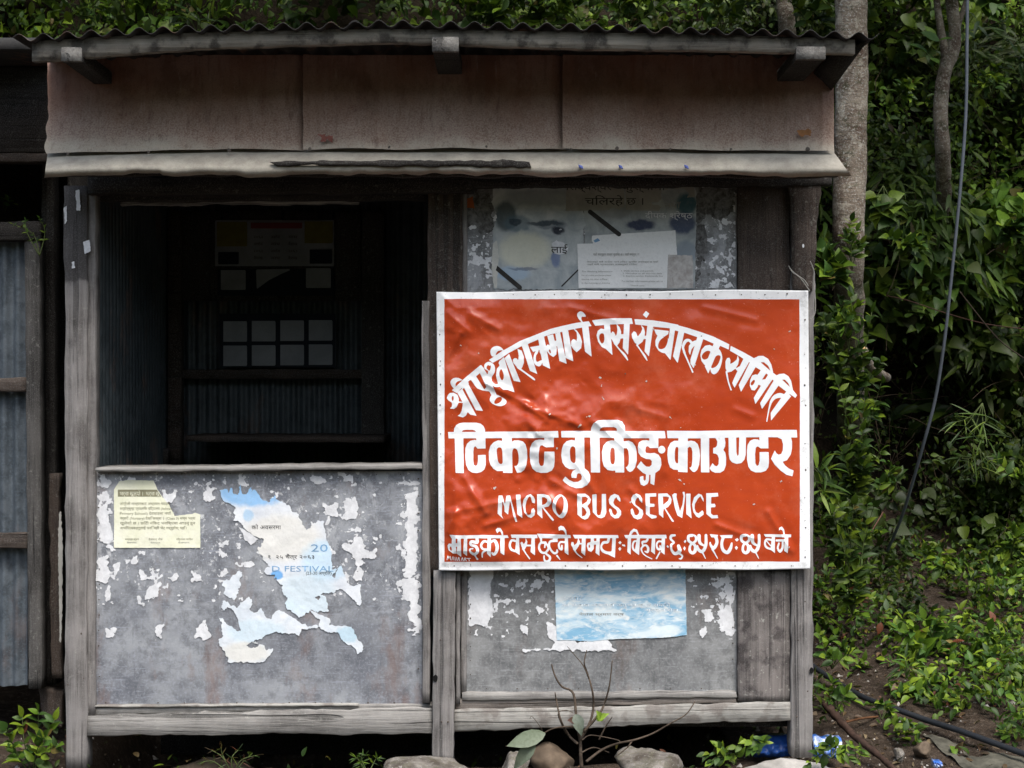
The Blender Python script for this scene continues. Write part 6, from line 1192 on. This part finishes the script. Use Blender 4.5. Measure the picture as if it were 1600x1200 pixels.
def stone(label, px0, px1, ptop, y, m, seed, depth=.10, flat=.5, sink=.03):
    a_ = W(px0, ptop, y); b_ = W(px1, ptop, y); cx = (a_.x + b_.x) / 2; rx = (b_.x - a_.x) / 2; gz = float(ground_z(cx, y)) - sink; h = a_.z - gz; V = []; nu, nv = 34, 20
    g = np.random.default_rng(seed); planes = [(g.normal(0, 1, 3), g.uniform(.55, .9)) for _ in range(15)]
    for j in range(nv + 1):
        th = math.pi * j / nv
        for i in range(nu):
            ph = 2 * math.pi * i / nu; d_ = np.array([math.sin(th) * math.cos(ph), math.sin(th) * math.sin(ph), math.cos(th)]); r_ = 1.05
            for nrm, o_ in planes:
                k_ = d_ @ (nrm / np.linalg.norm(nrm))
                if k_ > .05: r_ = min(r_, o_ / k_)
            r_ *= 1 + .10 * mnoise.noise(Vector(d_ * 2.5) + Vector((seed, 0, 0))) + .03 * mnoise.noise(Vector(d_ * 9)); q_ = d_ * r_; V.append((cx + q_[0] * rx, y + q_[1] * depth, gz + (q_[2] * .5 + .5) * h))
    F = [(j * nu + i, j * nu + (i + 1) % nu, (j + 1) * nu + (i + 1) % nu, (j + 1) * nu + i) for j in range(nv) for i in range(nu)]
    return tag(obj('stone', V, [tuple(reversed(f)) for f in F], m), label, 'stone')
stone('flat grey stone under the foot of the middle post', 596, 744, 1181, -.06, M['stone'], 3, .13)
stone('rounded grey boulder in front of the booth, right of the dry shrub', 958, 1066, 1163, -.16, M['stone'], 8, .12)
stone('brown stone half hidden behind the dry shrub', 825, 905, 1160, .05, M['stone_brown'], 12, .1)
stone('pale flat stone under the foot of the right post', 1165, 1325, 1184, -.04, M['stone_pale'], 15, .12)
stone('grey stone behind the large drooping leaves', 775, 835, 1172, -.1, M['stone'], 19, .08)
stone('small tan stone lying on the bare soil below the pipe', 1428, 1458, 1158, .12, M['stone_brown'], 23, .035, sink=.01)
stone('small grey stone on the soil left of the tan one', 1396, 1412, 1163, .12, M['stone'], 24, .03, sink=.01)
stone('buff stone beside the pipe above the bare soil', 1498, 1524, 1120, .5, M['stone_brown'], 27, .04, sink=.02)
stone('buff stone in the shadow beneath the right end of the booth', 1215, 1236, 1128, .25, M['stone_brown'], 29, .05, sink=.02)
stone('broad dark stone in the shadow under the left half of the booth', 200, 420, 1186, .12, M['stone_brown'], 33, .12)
# flat grey slab edge at the lower right corner
m_ = flat_mat('mossy concrete', (.12, .115, .09), var=.7, scale=25)
V = []
gxs = np.linspace(0, 1, 24); gys = np.linspace(0, 1, 10)
A_, B_, C_, D_ = gp_(1440, 1150), gp_(1640, 1200), gp_(1640, 1290), gp_(1500, 1199)
for v_ in gys:
    for u_ in gxs:
        q = A_.lerp(B_, u_).lerp(D_.lerp(C_, u_), v_); V.append((q.x, q.y, float(ground_z(q.x, q.y)) + .004 + .014 * mnoise.noise(q * 9) + .006 * mnoise.noise(q * 40)))
tag(obj('concrete_slab', V, grid(24, 10), m_, smooth=True), 'grey mossy concrete slab half sunk in the soil at the lower right corner', 'slab')
# blue plastic sheet and the white bottle-like bag
M['blue'] = flat_mat('crumpled blue plastic', (.02, .075, .30), .3, .5, 12)
def crumple(name, px0, px1, py0, py1, y, m_, par, seed, dy=.05):
    V = []; nx, ny = 26, 14
    for j in range(ny):
        for i in range(nx):
            u_, v_ = i / (nx - 1), j / (ny - 1); q = W(px0 + (px1 - px0) * u_, py0 + (py1 - py0) * v_ + 3 * mnoise.noise(Vector((u_ * 4, v_, seed))), y)
            b_ = math.sin(math.pi * min(max(v_, .02), .98)) ** .6; n_ = mnoise.noise(Vector((u_ * 6, v_ * 4, seed))) + .6 * abs(mnoise.noise(Vector((u_ * 14, v_ * 10, seed)))); V.append((q.x, y - dy * b_ - .018 * n_, q.z))
    k0 = len(V); V += [(x, y + .03, z) for (x, y_, z) in V]; g = grid(nx, ny); F = [tuple(f) for f in g[:, ::-1]] + [tuple(f + k0) for f in g]
    rim = [k for k in range(nx)] + [k * nx + nx - 1 for k in range(1, ny)] + [nx * (ny - 1) + k for k in range(nx - 2, -1, -1)] + [k * nx for k in range(ny - 2, 0, -1)]; F += [(rim[k], rim[(k + 1) % len(rim)], k0 + rim[(k + 1) % len(rim)], k0 + rim[k]) for k in range(len(rim))]
    return obj(name, V, F, m_, par, smooth=True)
tag(crumple('blue_tarpaulin', 1178, 1242, 1149, 1182, .12, M['blue'], None, 3), 'rolled dark blue plastic sheet lying under the right end of the booth', 'tarpaulin')
m, nt, b = mat('white and blue plastic bag', .3, .5); n1 = tn(nt, pos(nt, (1, 1, 2)), 22, 4); base(nt, b, mixc(nt, ramp(nt, n1, [(.45, 0), (.6, 1)]), (.05, .16, .55), (.6, .66, .75))); M['bag'] = m
tag(crumple('plastic_bag', 1270, 1313, 1152, 1184, .06, M['bag'], None, 9, .03), 'crumpled white and blue plastic bag right behind the right post', 'bag')
tag(crumple('plastic_scrap', 1459, 1471, 1190, 1199, -.05, M['bag'], None, 12, .008), 'tiny blue and white plastic scrap on the soil at the bottom', 'plastic scrap')
# dark board added behind the gap under the booth to keep it dark
box('underfloor_shade_board', (q0, YB - .12, -.2), (W(1100, 0, .06).x, YB - .09, .12), M['wood_dark_h'], booth)
GROUPS = {'leafy_weed': 'weeds around the booth', 'nettle_plant': 'bushy plants on the slope', 'bamboo_sprig': 'bamboo sprigs near the right edge', 'climbing_vine': 'vines climbing beside the booth', 'shrub': 'shrub tufts above the booth roof', 'leafy_shoot': 'shoots standing out of the creepers',
          'stone': 'stones along the foot of the booth', 'tree': 'trees behind the booth', 'torn_poster': 'torn poster pieces on the counter panel', 'paper_remnant': 'torn paper remnants on the front', 'twig': 'bare twigs in the creepers', 'portrait_poster': 'portrait posters above the sign', 'paper_banner': 'paper banners under the awning', 'paper_chart': 'paper charts inside the booth'}
for o in SC.objects:
    k_ = o.name.split('.')[0]
    if o.parent is None and k_ in GROUPS and 'label' in o: o['group'] = GROUPS[k_]
